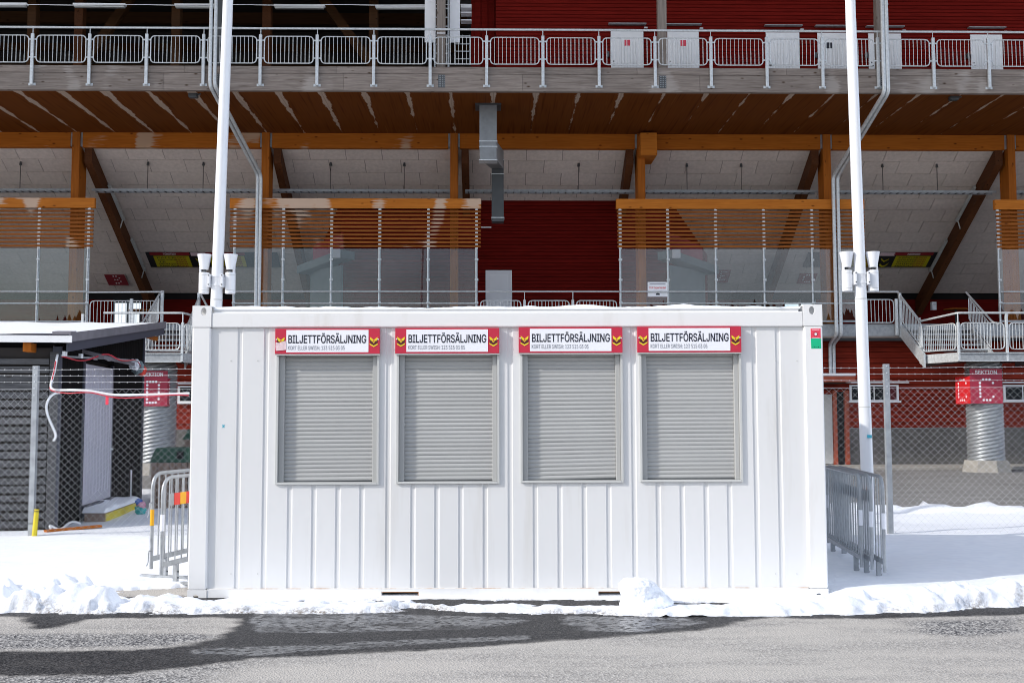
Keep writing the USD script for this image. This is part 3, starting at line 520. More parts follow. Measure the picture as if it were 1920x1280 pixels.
for k, (a, b, t, bt) in enumerate(SIGN):
    ys_ = Y0 - .022; x0, x1, z0, z1 = PX(a, t, ys_), PX(b, t, ys_), PZ(bt, ys_), PZ(t, ys_); w, h = x1 - x0, z1 - z0; cx = (x0 + x1) / 2
    T = Thing('ticket_sign', SLAB[k], 'sign', (cx, ys_, z0), group='ticket signs over the shutters')
    bd = T.part('board', MB().box(x0, x1, ys_, ys_ + .045, z0, z1, .002), 'sign_red')
    T.part('edge_strip', MB().box(x0, x1 + .002, ys_ + .004, ys_ + .05, z0 - .012, z0 - .001), 'trim_grey')
    px_ = w / (b - a)
    wx0, wx1, wz0, wz1 = x0 + 21 * px_, x1 - 21.0 * px_, z0 + 3.0 * px_, z1 - 2.7 * px_
    pan = T.part('white_panel', MB().box(wx0, wx1, ys_ - .0015, ys_ + .001, wz0, wz1), 'sign_white')
    m = MB().add(*text('BILJETTFÖRSÄLJNING', wx0 + 3.8 * px_, z1 - 27.3 * px_, 146 * px_, 14.6 * px_, ys_ - .0016, bold=True)); T.part('lettering', m, 'ink')
    m = MB().add(*text('KORT ELLER SWISH: 123 515 03 05', wx0 + 3.4 * px_, z1 - 40 * px_, 106 * px_, 7.4 * px_, ys_ - .0016)); T.part('small_lettering', m, 'ink_grey')
    for e, ex in enumerate((x0 + 11 * px_, x1 - 11 * px_)):
        ez = z1 - 24.5 * px_; sh, bird, chev, head = emblem(ex, ez, px_ * 1.04)
        v, f = extr(sh, .0012); em = T.part('emblem', MB().add(v + [0, ys_ - .0002, 0], f), 'emblem_dark')
        m = MB(); v, f = extr(bird, .001); m.add(v + [0, ys_ - .0014, 0], f); v, f = extr(chev, .001); m.add(v + [0, ys_ - .0014, 0], f); T.part('emblem_bird', m, 'emblem_yellow', em)
        v, f = extr(head, .0008); T.part('emblem_head', MB().add(v + [0, ys_ - .0024, 0], f), 'sign_red', em)
        bxp = ex + (-8.2 if e == 0 else 8.2) * px_; bz_ = z1 - 20.5 * px_; T.part('bolt', MB().cyl((bxp, ys_ + .002, bz_), (bxp, ys_ - .007, bz_), .0068, 12), 'white_enamel')
        if k == 0 and e == 0:
            q = [(-9.5, -1), (-3, -2.5), (2, -.5), (9, 1.5), (10, -5), (10.5, -15), (3, -16.5), (-9, -17), (-10, -9)]
            v, f = extr(Polygon([(ex + i * px_, ez + j * px_) for i, j in q]), .0008); T.part('torn_paper', MB().add(v + [0, ys_ - .0034, 0], f), 'torn_paper', label='torn whitish paper stuck over the emblem')
# safety notice on the corner post
ys_ = Y0 - .0015; x0, x1 = PX(1520, 620, Y0), PX(1538.5, 620, Y0); zt, zm, zb = PZ(617, Y0), PZ(635.5, Y0), PZ(654.5, Y0)
T = Thing('safety_notice', 'red and green safety notice stuck on the container corner post', 'notice', ((x0 + x1) / 2, ys_, zb))
T.part('red_field', MB().box(x0, x1, ys_, ys_ + .003, zm + .001, zt), 'sticker_red'); T.part('green_field', MB().box(x0 + .001, x1 + .001, ys_, ys_ + .003, zb, zm - .001), 'sticker_green')
cx, cz = (x0 + x1) / 2, (zt + zm) / 2 - .006; m = MB()
for i in range(8):
    a = i * math.pi / 4 + .3; q = Polygon([(cx + .012 * math.cos(a + .25), cz + .012 * math.sin(a + .25)), (cx + .03 * math.cos(a), cz + .03 * math.sin(a)), (cx + .012 * math.cos(a - .25), cz + .012 * math.sin(a - .25))]); v, f = extr(q, .001); m.add(v + [0, ys_ - .0004, 0], f)
T.part('spark_symbol', m, 'ink')
m = MB().add(*extr(Polygon([(cx + .012 * math.cos(a), cz + .012 * math.sin(a)) for a in np.linspace(0, 6.28, 12)[:-1]]), .001)); T.part('white_symbol', (m.mesh()[0] + [0, ys_ - .0012, 0], m.mesh()[1]), 'sign_white')
m = MB()
for zz, col in ((zt - .010, 0), (zm + .006, 0)): m.box(x0 + .012, x1 - .012, ys_ - .001, ys_ + .001, zz - .002, zz + .002)
T.part('white_line', m, 'sign_white')
m = MB()
for i in range(4): m.box(x0 + .012 + i * .018, x0 + .022 + i * .018, ys_ - .001, ys_ + .001, zb + .010, zb + .013 + .004 * (i % 2))
T.part('dark_scribble', m, 'ink')
# ------------------------------------------------------------------ chain-link fence
FY = 15.0
zft, zfb = PZ(728, FY), .03
x0, x1 = -10.5, 10.5
F = Thing('chain_link_fence', 'chain link fence with galvanised posts and three strands of barbed wire', 'fence', (0, FY, 0))
for px, py in ((64, 850), (1664.5, 850)): pass
posts = [PX(64.5, 850, FY)] + [PX(1664.5, 850, FY)]; gap = (posts[1] - posts[0]) / 4
for k in range(-1, 6):
    x = posts[0] + k * gap; zt = PZ(684, FY); w, d = .036, .036
    m = MB(); t = .004
    m.box(x - w, x + w, FY - .055, FY - .055 + t, -.05, zt).box(x - w, x - w + t, FY - .055 + t, FY + .012, -.05, zt).box(x + w - t, x + w, FY - .055 + t, FY + .012, -.05, zt)
    p = F.part('post', m, 'galvanised_dull')
    for j in range(5):
        zz = zt - .03 - j * .095; F.part('bolt', MB().cyl((x - .004, FY - .054, zz), (x - .004, FY - .062, zz), .009, 8), 'galvanised', p)
pitch, hh, r = .052, .050, .0017
nw = int((x1 - x0) / pitch); nz = int((zft - zfb) / hh)
zz = np.linspace(zfb, zft, nz + 1); V = []; Fc = []; cnt = 0; tri = np.arange(3) * 2 * np.pi / 3
for k in range(nw):
    xk = x0 + k * pitch; xz = xk + np.where(np.arange(nz + 1) % 2 == 0, -.25, .25) * pitch * 2 * (1) * (1 if k % 2 == 0 else -1)
    wob = .003 * np.sin(zz * 3 + k * .35); xz = xz + wob
    pts = np.stack([xz, FY + .006 * np.where(np.arange(nz + 1) % 2 == 0, 1, -1) * (1 if k % 2 == 0 else -1), zz], 1)
    ring = np.stack([np.cos(tri), np.sin(tri), 0 * tri], 1) * r
    V.append((pts[:, None, :] + ring[None]).reshape(-1, 3)); i = np.arange(nz)[:, None] * 3; a = np.arange(3); b = (a + 1) % 3
    q0, q1, q2, q3 = i + a, i + b, i + 3 + b, i + 3 + a
    Fc.append(np.concatenate([np.stack([q0, q1, q2], -1).reshape(-1, 3), np.stack([q0, q2, q3], -1).reshape(-1, 3)]) + cnt); cnt += 3 * (nz + 1)
mat('fence_wire', (.60, .61, .62), rough=.45, metal=.2, var=.1)
F.part('wire_mesh', (np.vstack(V), np.vstack(Fc)), 'fence_wire', kind='stuff')
for zy in (690.5, 702, 714.5):
    z = PZ(zy, FY); xs_ = np.arange(x0, x1, .3); pts = np.stack([xs_, 0 * xs_ + FY - .05, z + .006 * np.sin(xs_ * 1.1 + zy)], 1); m = MB().tube(pts, .0022, 5)
    wire = F.part('barbed_wire', m, 'fence_wire'); m = MB()
    for i, xq in enumerate(np.arange(x0 + .05, x1, .115)):
        q = np.array([xq, FY - .05, z + .006 * math.sin(xq * 1.1 + zy)]); m.beam(q + [-.008, 0, -.009], q + [.008, 0, .009], .0018, .0018); m.beam(q + [.006, -.006, -.009], q + [-.006, .006, .009], .0018, .0018, (0, 1, 0))
    F.part('barb', m, 'fence_wire', wire, kind='stuff')
for z in (zft, zfb + .03): F.part('line_wire', MB().tube([(x0, FY, z), (x1, FY, z)], .0024, 5), 'fence_wire')
F.part('cable_tie', MB().box(posts[0] - .06, posts[0] + .12, FY - .06, FY - .052, PZ(979, FY), PZ(978, FY)), 'cable_black')

# yellow marker stake leaning on the fence post
a, b = P(64, 1008, FY - .09), P(69, 954, FY - .075)
T = Thing('marker_stake', 'yellow marker stake with a black top leaning on the fence post', 'stake', (a[0], a[1], 0))
d = (b - a); T.part('stake', MB().cyl(a - d * .05, b, .034, 12, .032), 'yellow_paint', smooth=30); T.part('black_cap', MB().cyl(b - d * .09, b - d * .06, .0345, 12), 'cable_black'); T.part('black_cap', MB().cyl(b + d * .0, b + d * .05, .03, 12, .018), 'cable_black')

# ------------------------------------------------------------------ white poles with two lamp heads each
def pole_parts(T, bx, by, lean, hz, lampz, collar):
    top = np.array([bx + lean * 11, by, 11.0]); base = np.array([bx, by, -.05])
    at = lambda z: base + (top - base) * (z + .05) / 11.05
    rr = lambda z: .082 - .0022 * z
    zs = np.concatenate([np.linspace(-.05, 11, 14)]); T.part('shaft', (tube([at(z) for z in zs], [rr(z) for z in zs], 28)), 'white_enamel', smooth=40)
    for z in collar: T.part('joint_ring', MB().cyl(at(z - .007), at(z + .007), rr(z) + .0025, 28), 'trim_grey', smooth=30)
    c = at(lampz)
    for z in (lampz - .055, lampz + .065): T.part('clamp', MB().cyl(at(z - .012), at(z + .012), rr(z) + .006, 28), 'white_enamel', smooth=30)
    for sx in (-1, 1):
        x = c[0] + sx * .172
        m = MB(); prof = [(0, -.165), (.064, -.165), (.067, -.158), (.067, .105), (.064, .112), (0, .112)]; l = lathe(prof, 28); v = np.array(l.vertices) + [x, by, lampz]; m.add(v, l.faces)
        hd = T.part('lamp_head', m, 'white_enamel', smooth=30)
        for z in (-.125, .075): T.part('groove_ring', MB().cyl((x, by, lampz + z - .004), (x, by, lampz + z + .004), .0678, 28), 'trim_grey', hd, smooth=30)
        l = lathe([(0, .15), (.052, .15), (.055, .16), (.070, .24), (.090, .345), (.092, .352), (.086, .352), (.05, .18), (0, .175)], 28); T.part('reflector_cone', (np.array(l.vertices) + [x, by, lampz], np.array(l.faces)), 'white_enamel', hd, smooth=35)
        T.part('lamp_neck', MB().cyl((x, by, lampz + .110), (x, by, lampz + .152), .022, 10), 'dark_steel', hd); T.part('hinge', MB().box(x + sx * .035, x + sx * .058, by - .03, by + .03, lampz + .10, lampz + .20, .005), 'white_enamel', hd)
        T.part('bracket', MB().box(c[0] + sx * .078, x - sx * .06, by - .03, by + .03, lampz - .075, lampz + .055, .004).box(c[0] + sx * .07, c[0] + sx * .1, by - .10, by + .02, lampz - .085, lampz + .085, .004), 'white_enamel', smooth=30)
        for z in (-.055, .065): T.part('bolt', MB().cyl((c[0] + sx * .086, by - .10, lampz + z), (c[0] + sx * .086, by - .112, lampz + z), .008, 8), 'dark_steel')
PY = 13.9
b1, t1 = P(1626, 890, PY), P(1594, 0, PY); T = Thing('white_pole', 'white steel pole with two lamp heads, standing beside the container by the fence gate side', 'pole', (b1[0], PY, 0), group='white poles')
tag(T.x.GetPrim(), label='white lamp pole whose lower shaft shows a joint, in front of the red cladding')
lean = (t1[0] - b1[0]) / (t1[2] - b1[2]); pole_parts(T, b1[0] - lean * b1[2], PY, lean, 0, PZ(524, PY), (PZ(764, PY), PZ(562, PY)))
T.part('label_plate', MB().box(P(1622, 819, PY)[0], P(1630, 819, PY)[0], PY - .10, PY - .08, PZ(822, PY), PZ(816, PY)), 'sticker_blue')
b2, t2 = P(405.5, 570, PY), P(427.5, 0, PY); lean = (t2[0] - b2[0]) / (t2[2] - b2[2]); xb = b2[0] - lean * b2[2]
T = Thing('white_pole', 'white lamp pole rising behind the container roof beside the stair and menu board', 'pole', (xb, PY, 0), group='white poles'); pole_parts(T, xb, PY, lean, 0, PZ(526, PY), (PZ(561, PY),))

# ------------------------------------------------------------------ crowd barriers
def barrier_parts(T, L, tape_end, band, hooks=True, band_len=.55):
    H, zl = 1.08, .23; r = .0185
    path = fillet([(0, 0, zl - .1), (0, 0, H), (L, 0, H), (L, 0, zl - .1)], .17, 7)
    T.part('frame', tube(path, r, 12), 'barrier_steel', smooth=40)
    for z in (zl,): T.part('bottom_rail', MB().box(.01, L - .01, -.014, .014, zl - .028, zl + .022, .004), 'barrier_steel')
    n = int(L / .115)
    for i in range(1, n): x = L * i / n; T.part('bar', MB().cyl((x, 0, zl + .015), (x, 0, H), .0075, 8), 'barrier_steel', smooth=40)
    for x in (.26, L - .26):
        lg = T.part('leg', MB().box(x - .022, x + .022, -.024, .024, .03, zl - .02, .003), 'barrier_steel'); T.part('foot', MB().box(x - .025, x + .025, -.28, .28, .0, .03, .006), 'barrier_steel', lg)
        T.part('bolt', MB().cyl((x, -.024, .13), (x, -.03, .13), .009, 8).cyl((x, -.024, .07), (x, -.03, .07), .009, 8), 'dark_steel', lg)
    if hooks:
        for z in (.3, .78): T.part('hook', tube(fillet([(0, 0, z), (-.05, 0, z + .02), (-.055, 0, z - .10), (-.085, 0, z - .13)], .03, 4), .006, 8), 'barrier_steel', smooth=40)
    T.part('tape_ring', MB().cyl((0, 0, .56), (0, 0, .72), r + .0015, 14), tape_end, smooth=40); T.part('tape_ring', MB().cyl((L, 0, .56), (L, 0, .72), r + .0015, 14), tape_end, smooth=40)
    if band:
        T.part('band_plate', MB().box(.09, .09 + band_len + .1, -.020, -.016, .80, .92), 'barrier_steel')
        k = int(band_len / .11)
        for i in range(k): T.part('reflector', MB().box(.17 + i * .11, .279 + i * .11, -.0225, -.0203, .80, .92), 'red_tape' if i % 2 == 0 else 'orange_tape')
BL = 2.3
def yaw_of(a, b): return math.atan2(b[1] - a[1], b[0] - a[0])
# two nested on one side of the container
p1 = (PX(283.5, 1050, 10.85), 10.85); p2 = (PX(303, 1050, 10.62), 10.62); dirn = math.radians(77)
T = Thing('crowd_barrier', 'steel crowd barrier with yellow tape on its end tube, beside the container corner', 'barrier', (p1[0], p1[1], .05), frame='local', rot=dirn, group='barriers beside the shed end of the container'); barrier_parts(T, BL, 'orange_tape', False)
T = Thing('crowd_barrier', 'crowd barrier with a red and yellow reflector plate beside the container corner', 'barrier', (p2[0], p2[1], 0.02), frame='local', rot=dirn - .02, group='barriers beside the shed end of the container'); barrier_parts(T, 1.9, 'sign_white', True, hooks=False)
# three stacked on the shaded side
q = [((3.74, 10.85), (3.98, 13.1), 'crowd barrier with white tape on its end tube, standing in the snow shade'), ((3.685, 11.06), (3.91, 13.3), 'middle crowd barrier of the stack in the snow shade, with reflectors'), ((3.63, 11.22), (3.84, 13.45), 'crowd barrier closest to the container wall in the shaded stack')]
for i, (a, b, lab) in enumerate(q):
    T = Thing('crowd_barrier', lab, 'barrier', (a[0], a[1], .0), frame='local', rot=yaw_of(a, b), group='barriers stacked in the shade'); barrier_parts(T, BL, 'sign_white', i == 1, hooks=False, band_len=1.6)

# ------------------------------------------------------------------ dark shed behind the fence
cA = np.array([PX(103, 990, 15.75), 15.75]); cB = np.array([PX(262, 930, 21.6), 21.6]); Ls = np.linalg.norm(cB - cA); ang = math.atan2(*(cB - cA)[::-1])
SH = Thing('garden_shed', 'dark timber shed with slatted front, grey door and snowy single pitch roof', 'shed', (cA[0], cA[1], 0), frame='local', rot=ang)
# local frame: +x along the side wall away from the camera, +y to the shed's far side
zc0 = 2.76; zc1 = 3.41; zw = lambda x: zc0 + (zc1 - zc0) * x / Ls
WID = 5.0
wall = MB(); nb = 44; dx0, dx1 = None, None
def side_x(px, py):      # where a picture ray meets the side wall
    d = ray(px, py); n = np.array([-(cB - cA)[1], (cB - cA)[0]]); t = ((cA - CAMP[:2]) @ n) / (d[:2] @ n); q = CAMP + d * t; return float((q[:2] - cA) @ (cB - cA) / Ls), q[2]
dx0, dx1 = side_x(157, 800)[0], side_x(208, 800)[0]; dzt, dzb = side_x(183, 686)[1], side_x(183, 938)[1]
nb = 40
for i in range(nb):
    a, b = Ls * i / nb, Ls * (i + 1) / nb - .012
    if a < dx1 + .05 and b > dx0 - .05:
        SH.part('side_board', MB().hexa([(x, y, z(x)) for x in (a, b) for y in (-.002, .02) for z in (lambda q: dzt + .06, zw)]), 'black_board')
    else: SH.part('side_board', MB().hexa([(x, y, z(x)) for x in (a, b) for y in (-.002, .02) for z in (lambda q: .05, zw)]), 'black_board')
SH.part('side_backing', MB().hexa([(x, y, z(x)) for x in (.02, Ls - .02) for y in (.08, .1) for z in (lambda q: .05, zw)]), 'deck_dark')
dr = SH.part('door', MB().box(dx0, dx1, -.015, .03, max(dzb, .15), dzt, .004), 'door_grey')
n = 9
for i in range(1, n): x = dx0 + (dx1 - dx0) * i / n; SH.part('door_rib', MB().box(x - .006, x + .006, -.020, -.0155, max(dzb, .15) + .15, dzt - .05), 'door_grey', dr)
SH.part('handle', MB().box(dx1 - .10, dx1 - .04, -.06, -.0155, 1.12, 1.15, .004).cyl((dx1 - .07, -.016, 1.0), (dx1 - .07, -.028, 1.0), .02, 10), 'galvanised', dr)
SH.part('door_frame', MB().box(dx0 - .10, dx0 - .005, -.012, .03, .12, dzt + .05).box(dx1 + .005, dx1 + .10, -.012, .03, .12, dzt + .05), 'roof_trim')
SH.part('threshold', MB().box(dx0 - .05, dx1 + .05, -.10, .0, .05, max(dzb, .15) - .004), 'roof_trim')
SH.part('door_canopy', MB().hexa([(x, y, z) for x in (dx0 - .22, dx1 + .22) for y, zz_ in ((-.34, dzt + .06), (.0, dzt + .16)) for z in (zz_, zz_ + .06)]), 'roof_felt')
SH.part('corner_post', MB().box(-.03, .02, -.035, .09, .05, zc0 - .02), 'roof_trim'); SH.part('corner_post', MB().box(Ls - .02, Ls + .06, -.03, .09, .05, zc1 - .05), 'roof_trim')
# slatted front
ns = 20; z0, z1 = .10, zc0 - .16; ph = (z1 - z0) / ns
for i in range(ns):
    z = z0 + i * ph; gap = .030 if i % 2 else .022
    SH.part('slat', MB().box(-.030, -.008, .14, WID, z, z + ph - gap - R.uniform(0, .012), .002), 'shed_slat')
SH.part('corner_board', MB().box(-.036, -.006, .0, .125, .05, zc0 - .1), 'shed_slat'); SH.part('front_backing', MB().box(.02, .04, .1, WID, .05, zc0 - .04), 'deck_dark')
SH.part('back_wall', MB().box(Ls - .06, Ls - .03, .1, WID, .05, zc1 - .05), 'black_board')
rz0 = lambda x: zc0 + .05 + (zc1 - zc0) * x / Ls
ro = SH.part('roof', MB().hexa([(x, y, rz0(x) + k) for x in (-.33, Ls + 1.15) for y in (-.22, WID) for k in (.0, .10)]), 'roof_trim')
SH.part('verge_flashing', MB().hexa([(x, y, rz0(x) + k) for x in (-.345, Ls + 1.16) for y in (-.235, -.221) for k in (.015, .15)]), 'roof_felt', ro)
SH.part('verge_board', MB().hexa([(x, y, rz0(x) + k) for x in (-.30, Ls + 1.12) for y in (-.20, -.17) for k in (-.13, -.002)]), 'roof_trim', ro)
SH.part('eave_board', MB().box(-.36, -.345, -.26, WID, rz0(-.34) + .005, rz0(-.34) + .105), 'white_paint', ro)
SH.part('corner_flashing', MB().hexa([(x, y, rz0(x) + k) for x in (-.34, -.05) for y in (-.24, .02) for k in (.13, .165)]), 'roof_felt', ro)
for yb in (.32, 1.9, 3.5): SH.part('rafter_end', MB().box(-.30, -.04, yb, yb + .11, rz0(-.3) - .13, rz0(-.3) - .002), 'post_wood', ro)
SH.part('batten', MB().box(Ls + .07, Ls + 1.0, -.10, -.02, zc1 - .10, zc1 - .02), 'post_wood', ro)
SH.part('water_pipe', MB().cyl(np.array([side_x(243, 800)[0], -.05, .1]), np.array([side_x(243, 800)[0], -.05, side_x(243, 880)[1]]), .014, 8), 'cable_white')
nx_, ny_ = 50, 40; xs_, ys__ = np.linspace(-.30, Ls + 1.1, nx_), np.linspace(-.19, WID, ny_)
v, f = grid(xs_, ys__, lambda X, Y: zc0 + .05 + (zc1 - zc0) * X / Ls + .095 + np.clip(np.minimum(np.minimum(X + .30, Y + .19), .25) / .25, .0, 1) ** .5 * (.012 + .03 * (meshkit.fbm(np.stack([X * 1.5, Y * 1.5, 0 * X], -1), 3, 51) - .3)) - .12 * np.exp(-((X + .05) / .5) ** 2 - ((Y - .1) / .7) ** 2))
w = np.column_stack([(rz(ang) @ v.T).T[:, :2] + cA, v[:, 2]]); single('shed_snow', (w, f), 'snow', 'blanket of snow on the roof of the dark shed', 'snow', 'stuff', smooth=True)

# string of pipe and red cord along the shed and the fence
def pix_path(pts): return [P(x, y, Y) for x, y, Y in pts]
loop = [(P(355, 737, FY - .03)), P(300, 739, FY - .03), P(250, 740, FY - .03), P(205, 739, FY - .03), P(170, 733, FY - .03), P(140, 731, FY - .02), P(110, 731, FY + .1), P(97, 728, FY + .3), P(96, 718, FY + .45), P(101, 700, FY + .5), P(105, 680, FY + .5), P(108, 665, FY + .6)]
def smooth_path(p, n=60):
    from scipy.interpolate import splprep, splev
    p = np.array(p); t, _ = splprep(p.T, s=0, k=3); return np.array(splev(np.linspace(0, 1, n), t)).T
a = side_x(112, 666)[0]; wp = lambda px, py, off=-.06: np.array([*(cA + (cB - cA) / Ls * side_x(px, py)[0] + rz(ang)[:2, :2] @ np.array([0, off])), side_x(px, py)[1]])
T = Thing('conduit_string', 'white plastic conduit strung from the fence top to the shed wall', 'conduit', (loop[5][0], FY, 0))
T.part('conduit', tube(smooth_path(loop), .017, 8), 'cable_white', smooth=40)
T.part('conduit', tube(smooth_path([wp(108, 666), wp(130, 669), wp(160, 671, -.2), wp(190, 674, -.36), wp(220, 677, -.36)], 30), .017, 8), 'galvanised_dull', smooth=40)
for px, py in ((108, 665), (139, 669), (167, 672), (193, 674)): q = wp(px, py, -.1); T.part('fastening', MB().box(q[0] - .02, q[0] + .02, q[1] - .04, q[1] + .04, q[2] - .02, q[2] + .05), 'cable_white')
T.part('hanging_pipe', tube(smooth_path([P(112, 736, FY + .1), P(96, 742, FY + .1), P(88, 756, FY + .1), P(92, 785, FY + .15), P(101, 805, FY + .2), P(104, 813, FY + .2), P(100, 826, FY + .2)], 40), .017, 8), 'cable_white', smooth=40)
T = Thing('red_cord', 'thin red cord running beside the white conduit along the fence', 'cord', (loop[5][0], FY, 0))
T.part('cord', tube(smooth_path([q + [.0, -.025, -.032 + .012 * math.sin(i * 2.1)] for i, q in enumerate(loop)], 80), .009, 6), 'cable_red', smooth=40)
T.part('cord', tube(smooth_path([wp(108, 668), wp(130, 675, -.1), wp(150, 671, -.2), wp(158, 664, -.3), wp(172, 671, -.38), wp(215, 676, -.38), wp(232, 686, -.3), wp(243, 694, -.2), wp(246, 704, -.2)], 50), .011, 6), 'cable_red', smooth=40)
T.part('tag', MB().box(PX(200.5, 748, FY), PX(206, 748, FY), FY - .05, FY - .045, PZ(757, FY), PZ(742, FY)), 'sticker_red')
T = Thing('rag_bundle', 'bundle of white, grey and red rags hanging beside the shed door canopy', 'rags', tuple(wp(236, 688, -.2)))
for (px, py, s, lk) in ((231, 683, .10, 'sign_white'), (238, 689, .12, 'kiosk_grey'), (245, 695, .10, 'red_tape')):
    m = trimesh.creation.icosphere(3, 1.0); v = np.array(m.vertices); n = meshkit.fbm(v * 2.2 + px, 3, 7); q = wp(px, py, -.2); T.part('rag', (v * (.55 + .8 * n)[:, None] * s * np.array([1, .6, 1.1]) + q, m.faces), lk, smooth=40)

# snowy step in front of the shed door, planks and litter
def gp(x, y, z=0): return G(x, y, z)
Yp = 16.6; p0, p1, p2, p3 = G(158, 985), G(196, 985), G(262, 958), G(224, 950)
zt = .30
T = Thing('loading_step', 'snow covered low step with a yellow side in front of the shed door', 'step', (p1[0], p1[1], 0))
top = [P(152, 958, p0[1]), P(198, 960, p1[1]), P(264, 945, p2[1]), P(226, 940, p2[1] + 1.2)]
T.part('front_side', MB().hexa([(p0[0], p0[1], .0), (p0[0], p0[1], top[1][2] - .02), (p0[0] + .05, p0[1] + .06, 0), (p0[0] + .05, p0[1] + .06, top[1][2] - .02), (p1[0], p1[1], 0), (p1[0], p1[1], top[1][2] - .02), (p1[0] + .0, p1[1] + .06, 0), (p1[0] + .0, p1[1] + .06, top[1][2] - .02)]), 'bin_wood')
zz1 = top[1][2] - .03
T.part('yellow_side', MB().hexa([(p1[0] + .003, p1[1], .0), (p1[0] + .003, p1[1], zz1), (p1[0] - .05, p1[1] + .06, 0), (p1[0] - .05, p1[1] + .06, zz1), (p2[0], p2[1], 0), (p2[0], p2[1], zz1), (p2[0] - .06, p2[1], 0), (p2[0] - .06, p2[1], zz1)]), 'yellow_paint')
T.part('deck', prism_xy([(p0[0], p0[1]), (p1[0], p1[1]), (p2[0], p2[1]), (p2[0] - 1.0, p2[1] + .3)], zz1, zz1 + .02), 'bin_wood')
q = np.array([(p0[0] - .03, p0[1] - .04), (p1[0] + .02, p1[1] - .05), (p2[0] + .03, p2[1]), (p2[0] - 1.05, p2[1] + .35)])
uu, vv = np.meshgrid(np.linspace(0, 1, 36), np.linspace(0, 1, 24)); xy = (q[0][:, None, None] * (1 - uu) * (1 - vv) + q[1][:, None, None] * uu * (1 - vv) + q[2][:, None, None] * uu * vv + q[3][:, None, None] * (1 - uu) * vv)
ed = np.clip(np.minimum(np.minimum(uu, 1 - uu), np.minimum(vv, 1 - vv)) / .08, 0, 1) ** .5
zs_ = zz1 + .022 + ed * (.05 + .08 * (meshkit.fbm(np.stack([xy[0] * 3, xy[1] * 3, 0 * uu], -1), 3, 61) - .3)); i = (np.arange(23)[:, None] * 36 + np.arange(35)).ravel()
single('step_snow', (np.stack([xy[0].ravel(), xy[1].ravel(), zs_.ravel()], 1), np.vstack([np.stack([i, i + 1, i + 37], 1), np.stack([i, i + 37, i + 36], 1)])), 'snow', 'cap of snow on the low yellow sided step', 'snow', 'stuff', smooth=True)
a, b = P(85, 1002, 15.35), P(150, 992, 15.9)
single('fallen_plank', MB().beam(a + [0, 0, .05], b + [.3, 0, .05], .12, .03), 'post_wood', 'reddish plank lying in the snow at the foot of the shed', 'plank', 'thing')
single('loose_hose', tube(smooth_path([P(95, 990, 15.5), P(97, 986, 15.6), P(105, 990, 15.6), P(125, 983, 15.9), P(140, 978, 16.1), P(150, 981, 16.2)], 40), .016, 8), 'cable_white', 'loose pale hose lying by the bottom of the shed corner', 'hose', 'thing', smooth=40)
q = P(263, 951, 18.2); T = Thing('litter_bag', 'crumpled blue, pink and teal litter bag at the end of the step', 'litter', (q[0], q[1], 0))
for (dx, dz, s, lk) in ((-.02, .09, .06, 'litter_blue'), (.02, .04, .07, 'litter_pink'), (.0, -.04, .09, 'litter_teal')):
    m = trimesh.creation.icosphere(3, 1.0); v = np.array(m.vertices); n = meshkit.fbm(v * 2.6 + dx * 50, 3, 8); T.part('bag', (v * (.5 + .9 * n)[:, None] * s + q + [dx, 0, dz], m.faces), lk, smooth=40)

# timber clad waste bins with green hoods
def waste_bin(T, x0, x1, y, zt, zh, d=.75):
    n = 6; w = (x1 - x0) / n
    for i in range(n):
        T.part('board', MB().box(x0 + i * w, x0 + (i + 1) * w - .012, y - .022, y, .03, zt - R.uniform(0, .01)), 'bin_wood')
        T.part('board', MB().box(x1, x1 + .022, y + .004 + i * d / n, y + (i + 1) * d / n - .008, .03, zt), 'bin_wood')
    T.part('inner_box', MB().box(x0 + .01, x1 - .002, y + .002, y + d, .02, zt - .01), 'deck_dark')
    hd = T.part('hood', MB().hexa([(x0 - .03, y - .04, zt), (x0 + .06, y + .02, zt + zh), (x0 - .03, y + d, zt), (x0 + .06, y + d - .06, zt + zh), (x1 + .03, y - .04, zt), (x1 - .06, y + .02, zt + zh), (x1 + .03, y + d, zt), (x1 - .06, y + d - .06, zt + zh)]), 'bin_green')
    T.part('throw_opening', MB().box(x1 - .20, x1 - .08, y - .03, y + .0, zt + .06, zt + zh - .06), 'dark_void', hd)
yb_ = 19.4; x0b, x1b = PX(284, 900, yb_), PX(352, 900, yb_); T = Thing('waste_bin', 'timber clad waste bin with a green hood beside the steel drum column', 'bin', ((x0b + x1b) / 2, yb_, 0), group='waste bins'); waste_bin(T, x0b, x1b, yb_, PZ(865, yb_), PZ(838, yb_) - PZ(865, yb_))
yb_ = 20.6; x0b = PX(345, 900, yb_); T = Thing('waste_bin', 'second timber waste bin, mostly hidden by the container corner', 'bin', (x0b + .35, yb_, 0), group='waste bins'); waste_bin(T, x0b, x0b + .7, yb_, PZ(822, yb_), .2)
# ------------------------------------------------------------------ grandstand (its own slightly turned frame: x along, y deep)
DF, DB, DG = 29.9, 34.5, 31.7
ZS = BZ(170.5, DF)          # soffit / underside of the fascia
ZFT, ZFM = BZ(126, DF), BZ(139, DF)
ZFL = 4.65                  # concourse floor
ZBT, ZBB = BZ(249.5, DB), BZ(278, DB)
XW = 24.0
ST = Thing('grandstand', 'timber and steel grandstand with red cladding, glulam columns and a weathered gallery', 'grandstand', (0, DF, 0), frame='stand')
